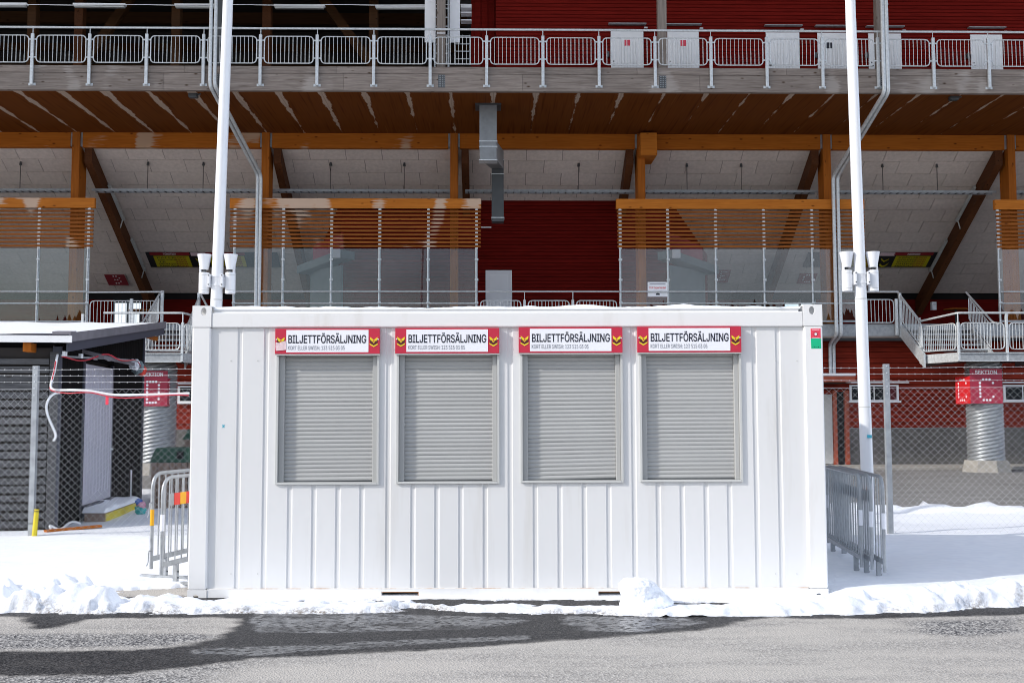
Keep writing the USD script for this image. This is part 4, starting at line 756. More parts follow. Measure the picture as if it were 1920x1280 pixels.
# gallery fascia: two rows of weathered boards
for (z0, z1, w, y) in ((ZS, ZFM - .015, 5.1, DF), (ZFM, ZFT, 4.3, DF + .012)):
    x = -XW - R.uniform(0, 2)
    while x < XW: ST.part('fascia_board', MB().box(x, min(x + w, XW) - .006, y, y + .06, z0, z1, .004), 'grey_wood'); x += w
ST.part('fascia_backing', MB().box(-XW, XW, DF + .075, DF + .2, ZS + .01, ZFT - .02), 'deck_dark')
ST.part('drip_edge', MB().box(-XW, XW, DF - .02, DF + .12, ZS - .022, ZS - .002), 'grey_wood')
# soffit panels
s0 = BX(437, 171, DF) % 1.2325
x = -XW - (-XW % 1.2325) + s0 - 1.2325
SOF = []
while x < XW: SOF.append(x); x += 1.2325
for x in SOF: ST.part('soffit_panel', MB().box(x + .004, x + 1.2325 - .004, DF + .125, DB + .25, ZS - .005, ZS + .02), 'soffit')
for lk in ('soffit',):      # joints sit where the panels meet
    d = UsdShade.Shader.Get(stage, '/World/Looks/soffit/d'); d.GetInput('value3').Set(float(-(s0) / 1.2325 + .5 + 20))
    UsdShade.Shader.Get(stage, '/World/Looks/soffit/ly').GetInput('from_min').Set(0.2); UsdShade.Shader.Get(stage, '/World/Looks/soffit/ly').GetInput('from_max').Set(4.4)
ST.part('gallery_slab', MB().box(-XW, XW, DF + .21, DB + .5, ZS + .03, ZS + .3), 'deck_dark')
# glulam columns, beams, rakers
COL = [BX(p, 262, DB) for p in (148 - 7, 498.5, 850.5, 1198.5, 1549.5, 1890)]
st_ = (COL[4] - COL[1]) / 3; COLX = [COL[1] - 3 * st_, COL[1] - 2 * st_, COL[1] - st_] + [COL[1] + st_ * i for i in range(4)] + [COL[4] + st_, COL[4] + 2 * st_]
cw, cd = .25, .62
SL = 31.4; cs, sn = math.cos(math.radians(SL)), math.sin(math.radians(SL))
ZC = ZBB + .06              # ceiling starts behind the beam
ceil_z = lambda D: ZC - (D - DB - .15) * sn / cs
for i, x in enumerate(COLX):
    ST.part('column', MB().box(x - cw / 2, x + cw / 2, DB - .03, DB - .03 + cd, ZFL - .003, BZ(243, DB - .03), .006), 'post_wood')
    if i < len(COLX) - 1:
        xa_, xb_ = x + cw / 2 + .07, COLX[i + 1] - cw / 2 - .07
        ST.part('beam', MB().box(xa_, xb_, DB + .03, DB + .24, ZBB, ZBT, .005), 'glulam_bleached')
        for q in (xa_ - .035, xb_ + .035): ST.part('beam_shoe', MB().box(q - .034, q + .034, DB + .04, DB + .2, ZBB + .03, ZBT - .005), 'galvanised_dull')
    off = (.36 if x < 0 else -.36); xr_ = x + off; hgt = .62
    pts = [(DB + .1, ceil_z(DB + .1) - .02), (41.6, ceil_z(41.6) - .02), (41.6, ceil_z(41.6) - .02 - hgt), (DB + .1, ceil_z(DB + .1) - .02 - hgt * .9)]
    ST.part('raker', prism_yz(pts, xr_ - .12, xr_ + .12), 'raker_wood')
    if i in (2, 7):
        for sd in (-1, 1):
            for k, (Da, Db) in enumerate(((36.0, 37.5), (38.4, 39.9))):
                z = lambda D: ceil_z(D) - .16
                ST.part('strip_light', MB().beam((xr_ + sd * .2, Da, z(Da)), (xr_ + sd * .2, Db, z(Db)), .09, .09), 'trim_grey')
                ST.part('lamp_bracket', MB().tube([(xr_ + sd * .12, Da + .1, z(Da) + .05), (xr_ + sd * .2, Da + .1, z(Da) + .06)], .02, 6).tube([(xr_ + sd * .12, Db - .1, z(Db) - .3), (xr_ + sd * .2, Db - .1, z(Db) - .0)], .02, 6), 'trim_grey', kind='stuff')
# projecting beam end on one column
x0_, x1_ = BX(1201, 270, DB - .5), BX(1232, 270, DB - .5)
ST.part('beam_end', MB().box(x0_, x1_, DB - .5, DB + .8, BZ(290, DB - .5), BZ(248, DB - .5), .008), 'screen_beam')
# sloping ceiling boards, running bond
pw, ph_, row, npan = 1.2, .6, 0, 0
BOXX0, BOXX1, BOXD = BX(640, 420, 36.8), BX(1257, 420, 36.8), 36.8
CREST = MB()
while True:
    sA = row * ph_; D0 = DB + .15 + sA * cs; z0 = ZC - sA * sn
    if D0 > 41.2: break
    lim = 966 / 2000 * D0 + 4.5; x = -math.ceil(lim / pw) * pw + (pw / 2 if row % 2 else 0)
    while x < lim:
        hid = D0 > BOXD + .1 and x > BOXX0 + .0 and x + pw < BOXX1 - .0
        if not hid:
            j = R.uniform(-.004, .004); D1, z1 = D0 + (ph_ - .012) * cs, z0 - (ph_ - .012) * sn; nx, nz = -sn, -cs; t = .02
            a = [(xx, D, z + k * t * cs) if False else (xx, D + k * sn * t, z + k * cs * t) for xx in (x + .007, x + pw - .007) for D, z in ((D0, z0 + j), (D1, z1 + j)) for k in (0, 1)]
            if -lim + 3.2 < x < lim - 3.6: ST.part('ceiling_board', MB().hexa(a), 'ceiling_board'); npan += 1
            else: CREST.hexa(a)
        x += pw
    row += 1
ST.part('ceiling_boards_beyond', CREST, 'ceiling_board', kind='stuff')
ST.part('ceiling_backing', MB().hexa([(xx, D, ceil_z(D) + k) for xx in (-XW, XW) for D in (DB + .1, 41.9) for k in (.045, .075)]), 'dark_void')
# concourse floor edge, back wall with openings, red core with its door
ST.part('floor_slab', MB().box(-XW, XW, 34.05, 43.5, ZFL - .25, ZFL - .004), 'plinth_grey')
ST.part('floor_edge', MB().box(-XW, XW, 34.0, 34.045, ZFL - .40, ZFL - .02), 'galvanised_dull')
ST.part('floor_trim', MB().box(-XW, XW, 33.98, 34.06, ZFL - .46, ZFL - .404), 'grey_wood')
bh = .123
def clad(name, x0, x1, D, z0, z1, look, pitch=.125, proud=.014):
    z = z0
    while z < z1 - .02:
        t = min(z + pitch, z1); ST.part(name, MB().hexa([(xx, D - pr - (0 if k else proud), zz) for xx in (x0, x1) for pr, zs__ in ((0, 0), (-.05, 0)) for k, zz in ((0, z), (1, t - .015))]), look); z += pitch
zt_ = ceil_z(BOXD)
DX0, DX1, DZT = BX(910.5, 540, BOXD), BX(960, 540, BOXD), BZ(507, BOXD)
clad('core_board', BOXX0, BOXX1, BOXD, ZFL, zt_, 'red_board'); ST.part('core_backing', MB().box(BOXX0 + .02, BOXX1 - .02, BOXD + .055, BOXD + .1, ZFL, zt_ - .05), 'red_back')
dr = ST.part('door', MB().box(DX0, DX1, BOXD - .05, BOXD - .015, ZFL, DZT, .006), 'door_white', label='white door in the red wall between the two glazed screens')
ST.part('door_panel', MB().box(DX0 + .14, DX1 - .14, BOXD - .058, BOXD - .051, ZFL + 1.0, DZT - .16, .003).box(DX0 + .14, DX1 - .14, BOXD - .058, BOXD - .051, ZFL + .15, ZFL + .9, .003), 'door_white', dr)
ST.part('handle', MB().box(DX1 - .12, DX1 - .05, BOXD - .09, BOXD - .051, ZFL + 1.0, ZFL + 1.03), 'galvanised', dr)
for sx, xx, pxq, pyq in ((-1, BOXX0, 596, 480), (1, BOXX1, 1326, 480)):      # splayed flanks of the core
    x2 = BX(pxq, pyq, 39.3); m = MB(); t = -.05 * sx
    ST.part('core_flank', MB().hexa([(a, D, z) for (a, D, ztop) in ((xx, BOXD, zt_), (xx + t, BOXD + .06, ceil_z(BOXD)), (x2, 39.3, ceil_z(39.3)), (x2 + t, 39.4, ceil_z(39.4))) for z in (ZFL, ztop + .05)]), 'red_board')
def backwall(x0, x1, z0, z1): ST.part('back_wall', MB().box(x0, x1, 41.7, 41.85, z0, z1), 'red_board')
op1 = (BX(212, 570, 41.7), BX(266, 570, 41.7)); op2 = (BX(1470, 555, 41.7), BX(1530, 555, 41.7)); zo = BZ(542, 41.7)
xs_ = [-25, op1[0], op1[1], op2[0], op2[1], 25]
for i in (0, 2, 4): backwall(xs_[i], xs_[i + 1], ZFL, ceil_z(41.7) + .3)
for i in (1, 3):
    backwall(xs_[i], xs_[i + 1], zo, ceil_z(41.7) + .3); m = MB()
    for k in range(3): xq = xs_[i] + (xs_[i + 1] - xs_[i]) * k / 2; m.box(xq - .04, xq + .04, 41.72, 41.8, ZFL, zo)
    m.box(xs_[i], xs_[i + 1], 41.73, 41.79, zo - .07, zo - .001); ST.part('exit_frame', m, 'kiosk_grey')
# ground floor: red boards, plinth, windows, doorway
DL = 35.0; zpl = BZ(803, DL)
clad('cladding_board', -XW, XW, DL, zpl, ZFL - .47, 'red_board_low', pitch=.178, proud=.022)
ST.part('cladding_backing', MB().box(-XW, XW, DL + .055, DL + .1, zpl, ZFL - .5), 'red_back'); ST.part('plinth', MB().box(-XW, XW, DL - .01, DL + .2, 0, zpl - .004), 'plinth_grey')
ST.part('kerb_step', MB().box(-XW, XW, DL - 1.7, DL - .012, -.02, .10, .02), 'concrete')
for (pa, pb) in ((1592, 1684), (1880, 1985), (334, 400)):
    a, b, zt2, zb2 = BX(pa, 735, DL), BX(pb, 735, DL), BZ(722.5, DL), BZ(754, DL)
    wn = ST.part('window', MB().box(a, a + .07, DL - .06, DL - .026, zb2, zt2).box(b - .07, b, DL - .06, DL - .026, zb2, zt2).box(a + .07, b - .07, DL - .06, DL - .026, zt2 - .05, zt2).box(a + .07, b - .07, DL - .06, DL - .026, zb2, zb2 + .06), 'door_white')
    k = max(2, int((b - a) / .55))
    for i in range(k):
        u0, u1 = a + .07 + (b - a - .14) * i / k + .015, a + .07 + (b - a - .14) * (i + 1) / k - .015
        ST.part('pane', MB().box(u0, u1, DL - .045, DL - .035, zb2 + .061, zt2 - .051), 'window_dark', wn)
        if i: ST.part('mullion', MB().box(u0 - .028, u0 - .002, DL - .055, DL - .030, zb2 + .061, zt2 - .051), 'door_white', wn)
    ST.part('sill', MB().box(a - .05, b + .05, DL - .12, DL - .062, zb2 - .03, zb2 + .03, .004), 'door_white', wn)
    ST.part('drip_board', MB().box(a - .12, b + .32, DL - .14, DL - .025, BZ(719.5, DL), BZ(717, DL)), 'door_white', wn)
# porch beside the container
Dp = 33.6
ST.part('porch_roof', MB().box(BX(1500, 705, Dp), BX(1604.5, 705, Dp), Dp, DL - .03, BZ(705, Dp), BZ(700.5, Dp)), 'door_white')
ST.part('porch_fascia', MB().box(BX(1500, 711, Dp), BX(1604, 711, Dp), Dp + .02, Dp + .08, BZ(716.5, Dp), BZ(705.5, Dp)), 'red_trim')
ST.part('porch_shade_board', MB().box(BX(1500, 711, Dp), BX(1600, 711, Dp), Dp + .2, DL - .05, BZ(718, Dp), BZ(716.8, Dp)), 'deck_dark')
for pa, pb in ((1562, 1569), (1584, 1591.5)): ST.part('porch_post', MB().box(BX(pa, 800, DL - .1), BX(pb, 800, DL - .1), DL - .16, DL - .03, .1, BZ(733, DL - .1)), 'red_trim')
ST.part('doorway', MB().box(BX(1569.3, 800, DL - .05), BX(1583.5, 800, DL - .05), DL - .04, DL - .03, .1, BZ(735, DL - .05)), 'dark_void')
dr = ST.part('door', MB().box(BX(1520, 800, DL - .08), BX(1561, 800, DL - .08), DL - .10, DL - .03, .12, BZ(740, DL - .08), .006), 'trim_grey', label='pale grey door under the small porch roof')
ST.part('door_panel', MB().box(BX(1525, 800, DL - .08), BX(1557, 800, DL - .08), DL - .108, DL - .101, .3, BZ(760, DL - .08), .003), 'trim_grey', dr)
# gallery: red wall with doors, recess, open roof space
zg = ZFT - .35
GX0 = BX(930, 60, DG)
def gwall(x0, x1, D):
    z, p = zg, .113
    while z < 15.6: ST.part('gallery_board', MB().hexa([(xx, D - pr - (0 if k else .012), zz) for xx in (x0, x1) for pr in (0, -.05) for k, zz in ((0, z), (1, z + p - .013))]), 'red_board'); z += p
gwall(GX0, XW, DG); ST.part('gallery_backing', MB().box(GX0 + .02, XW, DG + .055, DG + .1, zg, 15.6), 'red_back')
ST.part('recess_wall', MB().box(BX(884, 60, 33.0), BX(946, 60, 33.0), 32.4, 32.5, zg, 15.8), 'red_board')
for i in range(3): q = BX(890 + 13 * i, 60, 32.3); ST.part('recess_board', MB().box(q, q + .18, 32.36, 32.395, zg, 15.8), 'red_board')
DOORS = [(1145.5, 1206.5), (1251.5, 1310.5), (1438, 1499), (1533, 1588), (1628.5, 1690), (1820, 1879.5)]
for i, (pa, pb) in enumerate(DOORS):
    a, b = BX(pa, 90, DG - .05), BX(pb, 90, DG - .05); zt3 = BZ(57 + 4 * (pa - 1145) / 700, DG - .05)
    dr = ST.part('door', MB().box(a, b, DG - .06, DG - .02, zg - .05, zt3, .005), 'door_white')
    ST.part('door_panel', MB().box(a + .15, b - .15, DG - .068, DG - .061, zg + 1.05, zt3 - .12, .003).box(a + .15, b - .15, DG - .068, DG - .061, zg + .15, zg + .95, .003), 'door_white', dr)
    n = 8
    for k in range(1, n): xq = a + .15 + (b - a - .3) * k / n; ST.part('door_groove', MB().box(xq - .004, xq + .004, DG - .0715, DG - .0685, zg + .2, zt3 - .35), 'trim_grey', dr, kind='stuff')
    ST.part('handle', MB().box(a + .06, a + .13, DG - .10, DG - .061, zg + 1.0, zg + 1.03).cyl((a + .08, DG - .061, zg + 1.12), (a + .08, DG - .075, zg + 1.12), .02, 8), 'dark_steel', dr)
    ST.part('closer_rail', MB().box(a - .08, b + .08, DG - .18, DG - .03, BZ(47.5 + 3.5 * (pa - 1145) / 700, DG), BZ(46 + 3.5 * (pa - 1145) / 700, DG)), 'galvanised_dull', dr)
    ST.part('closer_arm', MB().box(b + .02, b + .12, DG - .14, DG - .03, zt3 + .05, zt3 + .09), 'galvanised', dr)
    if i in (0, 1, 3):
        cx = (a + b) / 2 + (.0 if i < 2 else -.1); z = BZ(79.5, DG - .08) + (0 if i < 2 else -.05)
        sg = ST.part('door_notice', MB().box(cx - .085, cx + .085, DG - .078, DG - .070, z - .09, z + .09), 'sticker_red' if i < 2 else 'ink', dr, label='small red square notice on the door' if i < 2 else 'small dark blue square notice on the door')
for (pp, d0) in ((1139.5, 0), (1529, 1), (1623.5, 2), (1814, 3)): q = BX(pp, 100, DG - .05); ST.part('wall_lamp', MB().box(q - .04, q + .04, DG - .12, DG - .03, BZ(108, DG), BZ(98, DG), .01), 'dark_steel')
ST.part('roof_deck', MB().box(-XW - 1, XW + 1, 30.9, 46, 16.2, 16.35), 'deck_dark')
ST.part('roof', MB().box(-34, XW + 6, 23.6, 47, 19.0, 19.35), 'roof_under')
for q in (-XW - .5, XW + .5): ST.part('end_wall', MB().box(q - .1, q + .1, DB + .3, 44, 0, 16.1), 'red_board')
for k, (D, z, h) in enumerate(((31.6, 14.55, .36), (33.0, 15.3, .4), (35.0, 15.7, .4), (37.4, 15.7, .4))):
    ST.part('purlin', MB().box(-XW, GX0 - 1.0, D, D + .16, z, z + h), 'dark_purlin')
ST.part('roof_back', MB().box(-XW, GX0 - .6, 39.6, 39.7, zg, 16.2), 'deck_dark')
for k, z in enumerate((12.3, 13.0, 13.8, 14.6, 15.4)): ST.part('roof_batten', MB().box(-XW, GX0 - .8, 39.45, 39.58, z, z + .28), 'dark_purlin')
for px in (148, 500, 700, 60, 330): q = BX(px, 90, 34.5); ST.part('roof_post', MB().box(q - .14, q + .14, 34.4, 34.7, zg, 16.1, .01), 'raker_wood' if px in (148, 500) else 'dark_purlin')
for (xa_, xb_) in ((100, 250), (760, 600)): ST.part('roof_brace', MB().beam((BX(xa_, 120, 35.5), 35.5, 12.0), (BX(xb_, 20, 35.5), 35.5, 16.0), .2, .3), 'dark_purlin')
ST.part('gallery_floor', MB().box(-XW, XW, DF + .21, 39.5, zg - .1, zg - .02), 'plinth_grey')
GP = [(412, 'dark_steel'), (827, 'grey_post'), (1241.5, 'grey_post'), (1650.5, 'grey_post')]
for px, lk in GP:
    q = BX(px, 90, 30.35); ST.part('gallery_post', MB().box(q - .125, q + .125, 30.25, 30.5, zg, 16.15, .01), lk)
    for zz0, zz1, D in ((BZ(165, DF), BZ(141, DF), DF - .008),):
        qq = BX(px + 1, 150, DF); pl = ST.part('nail_plate', MB().box(qq - .10, qq + .10, D, D + .005, zz0, zz1), 'dark_steel'); m = MB()
        for i in range(4):
            for j in range(6): u, w_ = qq - .07 + .047 * i, zz0 + .04 + (zz1 - zz0 - .08) * j / 5; m.box(u - .008, u + .008, D - .002, D + .001, w_ - .008, w_ + .008)
        ST.part('nail_head', m, 'galvanised', pl, kind='stuff')
ST.part('post_cap_strap', MB().box(BX(819, 62, 30.2), BX(835, 62, 30.2), 30.22, 30.24, BZ(63.5, 30.2), BZ(61.8, 30.2)), 'door_white')

# ------------------------------------------------------------------ things on the stand
def rail_panel(T, O, U, w, h, n, parent=None, r=.017, rb=.0085, rad=.14, shear=0.0, names=('rail_frame', 'bar'), look='galvanised'):
    O = np.asarray(O, float); U = np.asarray(U, float); Vv = np.array([0, 0, 1.0]); sh = np.array([0, 0, shear])
    pt = lambda a, b: O + U * (a * w) + Vv * (b * h) + sh * (a * w)
    path = fillet([pt(0, 0), pt(1, 0), pt(1, 1), pt(0, 1)], rad, 5, closed=True); fr = T.part(names[0], tube(path, r, 8, closed=True), look, parent, smooth=40)
    for i in range(1, n + 1): a = i / (n + 1); T.part(names[1], MB().cyl(pt(a, 0), pt(a, 1), rb, 6), look, fr if parent is None else parent, smooth=40)
    return fr
# gallery railing
DR = DF - .06
GR = Thing('gallery_railing', 'galvanised railing with rounded barred panels along the upper gallery', 'railing', (0, DR, ZS), frame='stand')
pxs = [(60, 1854)]; xA, xB = BX(60, 110, DR), BX(1854, 110, DR); stp = (xB - xA) / 17
zt4, zp = BZ(55.5, DR), (BZ(68, DR), BZ(118, DR))
GR.part('handrail', tube([(xA - 4 * stp, DR + .02, zt4), (xB + 5 * stp, DR + .02, zt4)], .033, 12), 'galvanised', smooth=40)
zr_t, zr_b = BZ(70.5, DR), BZ(120.5, DR)
for i in range(-4, 23):
    x = xA + i * stp
    po = GR.part('post', MB().box(x - .042, x + .042, DR - .03, DR + .045, BZ(162, DR), BZ(67.5, DR), .006), 'galvanised')
    GR.part('rail_stem', MB().cyl((x, DR + .02, BZ(67.6, DR)), (x, DR + .02, zt4), .012, 8), 'galvanised', po)
    GR.part('foot_plate', MB().box(x - .10, x + .10, DR + .046, DR + .058, BZ(163, DR), BZ(158.5, DR)), 'galvanised', po)
    for z in (BZ(78, DR), BZ(111, DR)): GR.part('clamp', MB().box(x - .115, x + .115, DR + .0, DR + .025, z - .018, z + .018), 'galvanised', po)
    if i < 22: rail_panel(GR, (x + .11, DR + .012, zr_b), (1, 0, 0), stp - .22, zr_t - zr_b, 11)

# timber slat screens with glass below
def screen(name_label, pL, pR, posts, endL=True, endR=True, slats='screen_slat'):
    D = 33.9; xL, xR = BX(pL, 430, D), BX(pR, 430, D)
    T = Thing('slat_screen', name_label, 'screen', ((xL + xR) / 2, D, ZFL), frame='stand', group='glazed slat screens on the concourse')
    zt5, zb5 = BZ(372.5, D), BZ(391, D); T.part('head_beam', MB().box(xL, xR, D, D + .14, zb5, zt5, .006), 'screen_beam')
    for i in range(10):
        z = BZ(397 + i * 7.2, D); T.part('slat', MB().box(xL + .01 + R.uniform(0, .02), xR - .01, D - .03, D + .015, z - .034, z + .034, .005), slats)
    zg0, zg1 = BZ(600, D), BZ(466.5, D); zr1, zr2 = BZ(547, D), BZ(569, D)
    px_ = [BX(p, 520, D) for p in posts]
    for x in px_:
        po = T.part('post', MB().box(x - .028, x + .028, D + .018, D + .07, ZFL, zb5 - .003), 'galvanised')
        for z in [BZ(397 + (i + .5) * 7.2, D) for i in range(-1, 10)]: T.part('slat_spacer', MB().box(x - .045, x + .045, D - .025, D + .017, z - .022, z + .022), 'galvanised', po)
        T.part('tube', MB().cyl((x - .02, D - .005, ZFL + .02), (x - .02, D - .005, zg1 - .0), .022, 8), 'galvanised', po, smooth=40)
        for z in (zg1 - .35, zg1 - 1.0, zg0 + .55): T.part('glass_clamp', MB().box(x - .055, x + .055, D - .035, D - .0, z - .035, z + .035, .008), 'galvanised', po)
    ends = ([xL + .05] if endL else []) + px_ + ([xR - .05] if endR else [])
    for a, b in zip(ends[:-1], ends[1:]): T.part('pane', MB().box(a + .012, b - .012, D + .008, D + .014, zg0, zg1), 'glass')
    for z in (zr1, zr2): T.part('rail', tube([(ends[0], D - .055, z), (ends[-1], D - .055, z)], .022, 8), 'galvanised', smooth=40)
    T.part('base_rail', MB().box(ends[0], ends[-1], D - .02, D + .05, zg0 - .07, zg0 - .01), 'galvanised_dull')
    return T
SC = [screen('slat screen with knotty unweathered slats at the shed end of the concourse', -140, 176, [-115, -23, 71, 164.5], endR=False, slats='screen_slat'),
      screen('slat screen with bleached patches on its head beam, behind the container', 430, 902, [439, 530.5, 621, 711.5, 803, 893.5], endL=False, endR=False),
      screen('slat screen in front of the kiosk with the small white shop notice', 1156, 1622, [1163.5, 1253, 1343, 1433.5, 1524], endL=False),
      screen('slat screen cut by the picture edge beyond the double stair', 1867, 2190, [1874, 1966, 2058, 2150], endL=False)]
# railings between the screens
D = 33.9
T = Thing('concourse_railing', 'galvanised railing in front of the red wall between two glazed screens', 'railing', (BX(1030, 560, D), D, ZFL), frame='stand')
xa_, xb_ = BX(897, 560, D), BX(1160, 560, D); T.part('handrail', tube([(xa_, D - .05, BZ(547, D)), (xb_, D - .05, BZ(547, D))], .024, 8), 'galvanised', smooth=40)
pp = [BX(q, 565, D) for q in (894, 983.5, 1074, 1163)]
for i in range(3):
    if i: po = T.part('post', MB().box(pp[i] - .04, pp[i] + .04, D - .02, D + .05, ZFL, BZ(562, D), .006), 'galvanised'); T.part('rail_stem', MB().cyl((pp[i], D - .03, BZ(562, D)), (pp[i], D - .04, BZ(547, D)), .012, 8), 'galvanised', po)
    zz0, zz1 = BZ(610, D), BZ(563.5, D); rail_panel(T, (pp[i] + .12, D, zz0), (1, 0, 0), pp[i + 1] - pp[i] - .24, zz1 - zz0, 11)
T = Thing('concourse_railing', 'short galvanised railing panel beside the stair at the pole with two lamps', 'railing', (BX(1650, 580, D), D, ZFL), frame='stand')
tag(T.x.GetPrim(), label='railing panel beside the double stair, passing behind the white pole')
T.part('handrail', tube([(BX(1622, 560, D), D - .05, BZ(547, D)), (BX(1684, 560, D), D - .05, BZ(547, D))], .024, 8), 'galvanised', smooth=40)
rail_panel(T, (BX(1605, 580, D), D, BZ(605, D)), (1, 0, 0), BX(1675.5, 580, D) - BX(1605, 580, D), BZ(561.5, D) - BZ(605, D), 9)
T.part('post', MB().box(BX(1678, 590, D), BX(1683, 590, D), D - .05, D + .04, BZ(629, D), BZ(560, D), .006), 'galvanised')
T = Thing('concourse_railing', 'railing panel above the snowy shed roof, beside the slat screen end', 'railing', (BX(235, 580, D), D, ZFL), frame='stand')
T.part('handrail', tube([(BX(164, 560, D), D - .05, BZ(548.5, D)), (BX(305, 560, D), D - .05, BZ(547.5, D))], .024, 8), 'galvanised', smooth=40)
rail_panel(T, (BX(169, 580, D), D, BZ(612, D)), (1, 0, 0), BX(295, 580, D) - BX(169, 580, D), BZ(564, D) - BZ(612, D), 18)
for px in (246, 303.5): T.part('post', MB().box(BX(px, 590, D) - .045, BX(px, 590, D) + .045, D - .03, D + .05, ZFL - .3, BZ(560 if px < 300 else 545, D), .006), 'galvanised')

# stairs: each runs from the concourse edge down to a landing in front
def stair(label, TL, TR, BLp, BRp, corner, end, angled, sgn, group):
    """pixel x of the flight's top and bottom edges; the landing's front from corner to end, with a splayed side towards angled."""
    Dt, Db, Df = 33.95, 32.45, 31.2
    zl = BZ(661, Df)
    n = 6; rise = (ZFL - zl) / n
    tl, tr = BX(TL, 612, Dt), BX(TR, 612, Dt); bl, br = BX(BLp, 665, Db), BX(BRp, 665, Db)
    xc, xe, xang = BX(corner, 670, Df), BX(end, 670, Df), BX(angled, 675, Db + .25)
    T = Thing('staircase', label, 'staircase', ((tl + tr) / 2, Df, 0), frame='stand', group=group)
    for i in range(n):
        t0 = (i + .5) / n; z = ZFL - (i + 1) * rise + .0; D0 = Dt + (Db - Dt) * t0; L_, R_ = tl + (bl - tl) * t0, tr + (br - tr) * t0
        T.part('step', MB().box(L_, R_, D0 - .16, D0 + .14, z - .055, z, .004), 'galvanised_dull')
    for (xa_, xb_) in ((tl, bl), (tr, br)): T.part('stringer', MB().hexa([(x + o, D_, z) for (x, D_, zc) in ((xa_, Dt + .02, ZFL), (xb_, Db - .1, zl)) for o in (-.03, .03) for z in (zc - .40, zc + .02)]), 'galvanised')
    poly = [(xang, Db + .25), (xc, Df), (xe, Df), (xe, Db + .3)] if sgn > 0 else [(xc, Df), (xang, Db + .25), (xe, Db + .3), (xe, Df)]
    if sgn < 0: poly = poly[::-1]
    T.part('landing', prism_xy(poly, zl - .05, zl), 'galvanised_dull')
    zb6 = BZ(678.5, Df)
    T.part('landing_edge', MB().box(min(xc, xe), max(xc, xe), Df - .03, Df, zb6, zl - .01), 'galvanised_dull')
    T.part('landing_flange', MB().box(min(xc, xe), max(xc, xe), Df - .07, Df - .031, zl - .03, zl - .008).box(min(xc, xe), max(xc, xe), Df - .07, Df - .031, zb6, zb6 + .022), 'galvanised')
    a, b = np.array([xang, Db + .25]), np.array([xc, Df]); m = MB(); nrm = np.array([-(b - a)[1], (b - a)[0]]); nrm /= np.linalg.norm(nrm)
    if nrm[1] > 0: nrm = -nrm
    T.part('landing_edge', MB().hexa([(q[0] + nrm[0] * o, q[1] + nrm[1] * o, z) for q in (a, b) for o in (0, .03) for z in (zb6, zl - .01)]), 'galvanised', label='splayed landing edge')
    for k in range(3): q = min(xc, xe) + 1.5 * k + .5; T.part('joist', MB().box(q, q + .06, Df + .02, DL - .1, zb6 + .02, zl - .06), 'dark_steel')
    # railings: splayed panel, front panels, handrail
    hr = BZ(586.5, Df) ; ph0, ph1 = BZ(655, Df), BZ(605.5, Df)
    U = np.array([(b - a)[0], (b - a)[1], 0]); Lu = np.linalg.norm(U); U /= Lu
    rail_panel(T, (a[0] + U[0] * .1, a[1] + U[1] * .1, ph0), U, Lu - .2, ph1 - ph0, 17)
    for q in (a, b): T.part('post', MB().box(q[0] - .035, q[0] + .035, q[1] - .035, q[1] + .035, zb6 + .02, ph1 + .02, .005), 'galvanised'); T.part('post_stem', MB().cyl((q[0], q[1], ph1), (q[0], q[1], hr), .016, 8), 'galvanised')
    dirx = 1 if xe > xc else -1; x = xc; pwid = 1.45
    for k in range(2):
        x0_, x1_ = x + dirx * .08, x + dirx * (pwid - .08)
        rail_panel(T, (min(x0_, x1_), Df, ph0), (1, 0, 0), pwid - .16, ph1 - ph0, 12); x += dirx * pwid
        T.part('post', MB().box(x - .035, x + .035, Df - .035, Df + .035, zb6 + .02, hr - .03, .005), 'galvanised')
    hrtop = ZFL + 1.0
    xs1 = tl if sgn > 0 else tr; far = (xs1, Dt + .1, hrtop)
    T.part('handrail', tube(fillet([(xc + dirx * 2.3, Df, hr), (xc, Df, hr), (a[0], a[1], BZ(601, a[1] if False else Db)), far], .12, 5), .032, 10), 'galvanised', smooth=40)
    # barred sides of the flight
    for (xa_, xb_) in ((tl, bl), (tr, br)):
        A_, B_ = np.array([xa_, Dt, ZFL]), np.array([xb_, Db, zl]); U2 = B_ - A_; Lh = np.hypot(U2[0], U2[1]); Uh = np.array([U2[0], U2[1], 0]) / Lh
        rail_panel(T, A_ + np.array([0, 0, .12]) + Uh * .06, Uh, Lh - .12, .72, 13, shear=U2[2] / Lh, rad=.08)
        if not (xa_ == xs1): T.part('handrail', tube(fillet([A_ + [0, .1, 1.02], B_ + [0, -.1, .98], B_ + [.12 * dirx, -.25, .94]], .1, 4), .03, 10), 'galvanised', smooth=40)
    T.part('newel', MB().box(xs1 - .04, xs1 + .04, Dt - .06, Dt + .04, BZ(632, Dt), hrtop - .02, .005), 'galvanised')
    # flight leading on down, away along the front
    x = xc + dirx * 2.4; T.part('lower_stringer', MB().hexa([(xx, D_, z) for (xx, zc) in ((x, zl), (x + dirx * 4.2, .2)) for D_ in (Df + .02, Df + .08) for z in (zc - .35, zc - .02)]), 'galvanised')
    return T, zb6
S1, zlb = stair('galvanised stair descending beside the pole, over the drum column lettered C', 1688, 1816, 1731, 1861, 1798, 1990, 1727, 1, 'galvanised stairs')
S2, _ = stair('galvanised stair half hidden by shed and container, over the drum column lettered D', 298, 372, 268, 349, 341.5, 190, 402, -1, 'galvanised stairs')

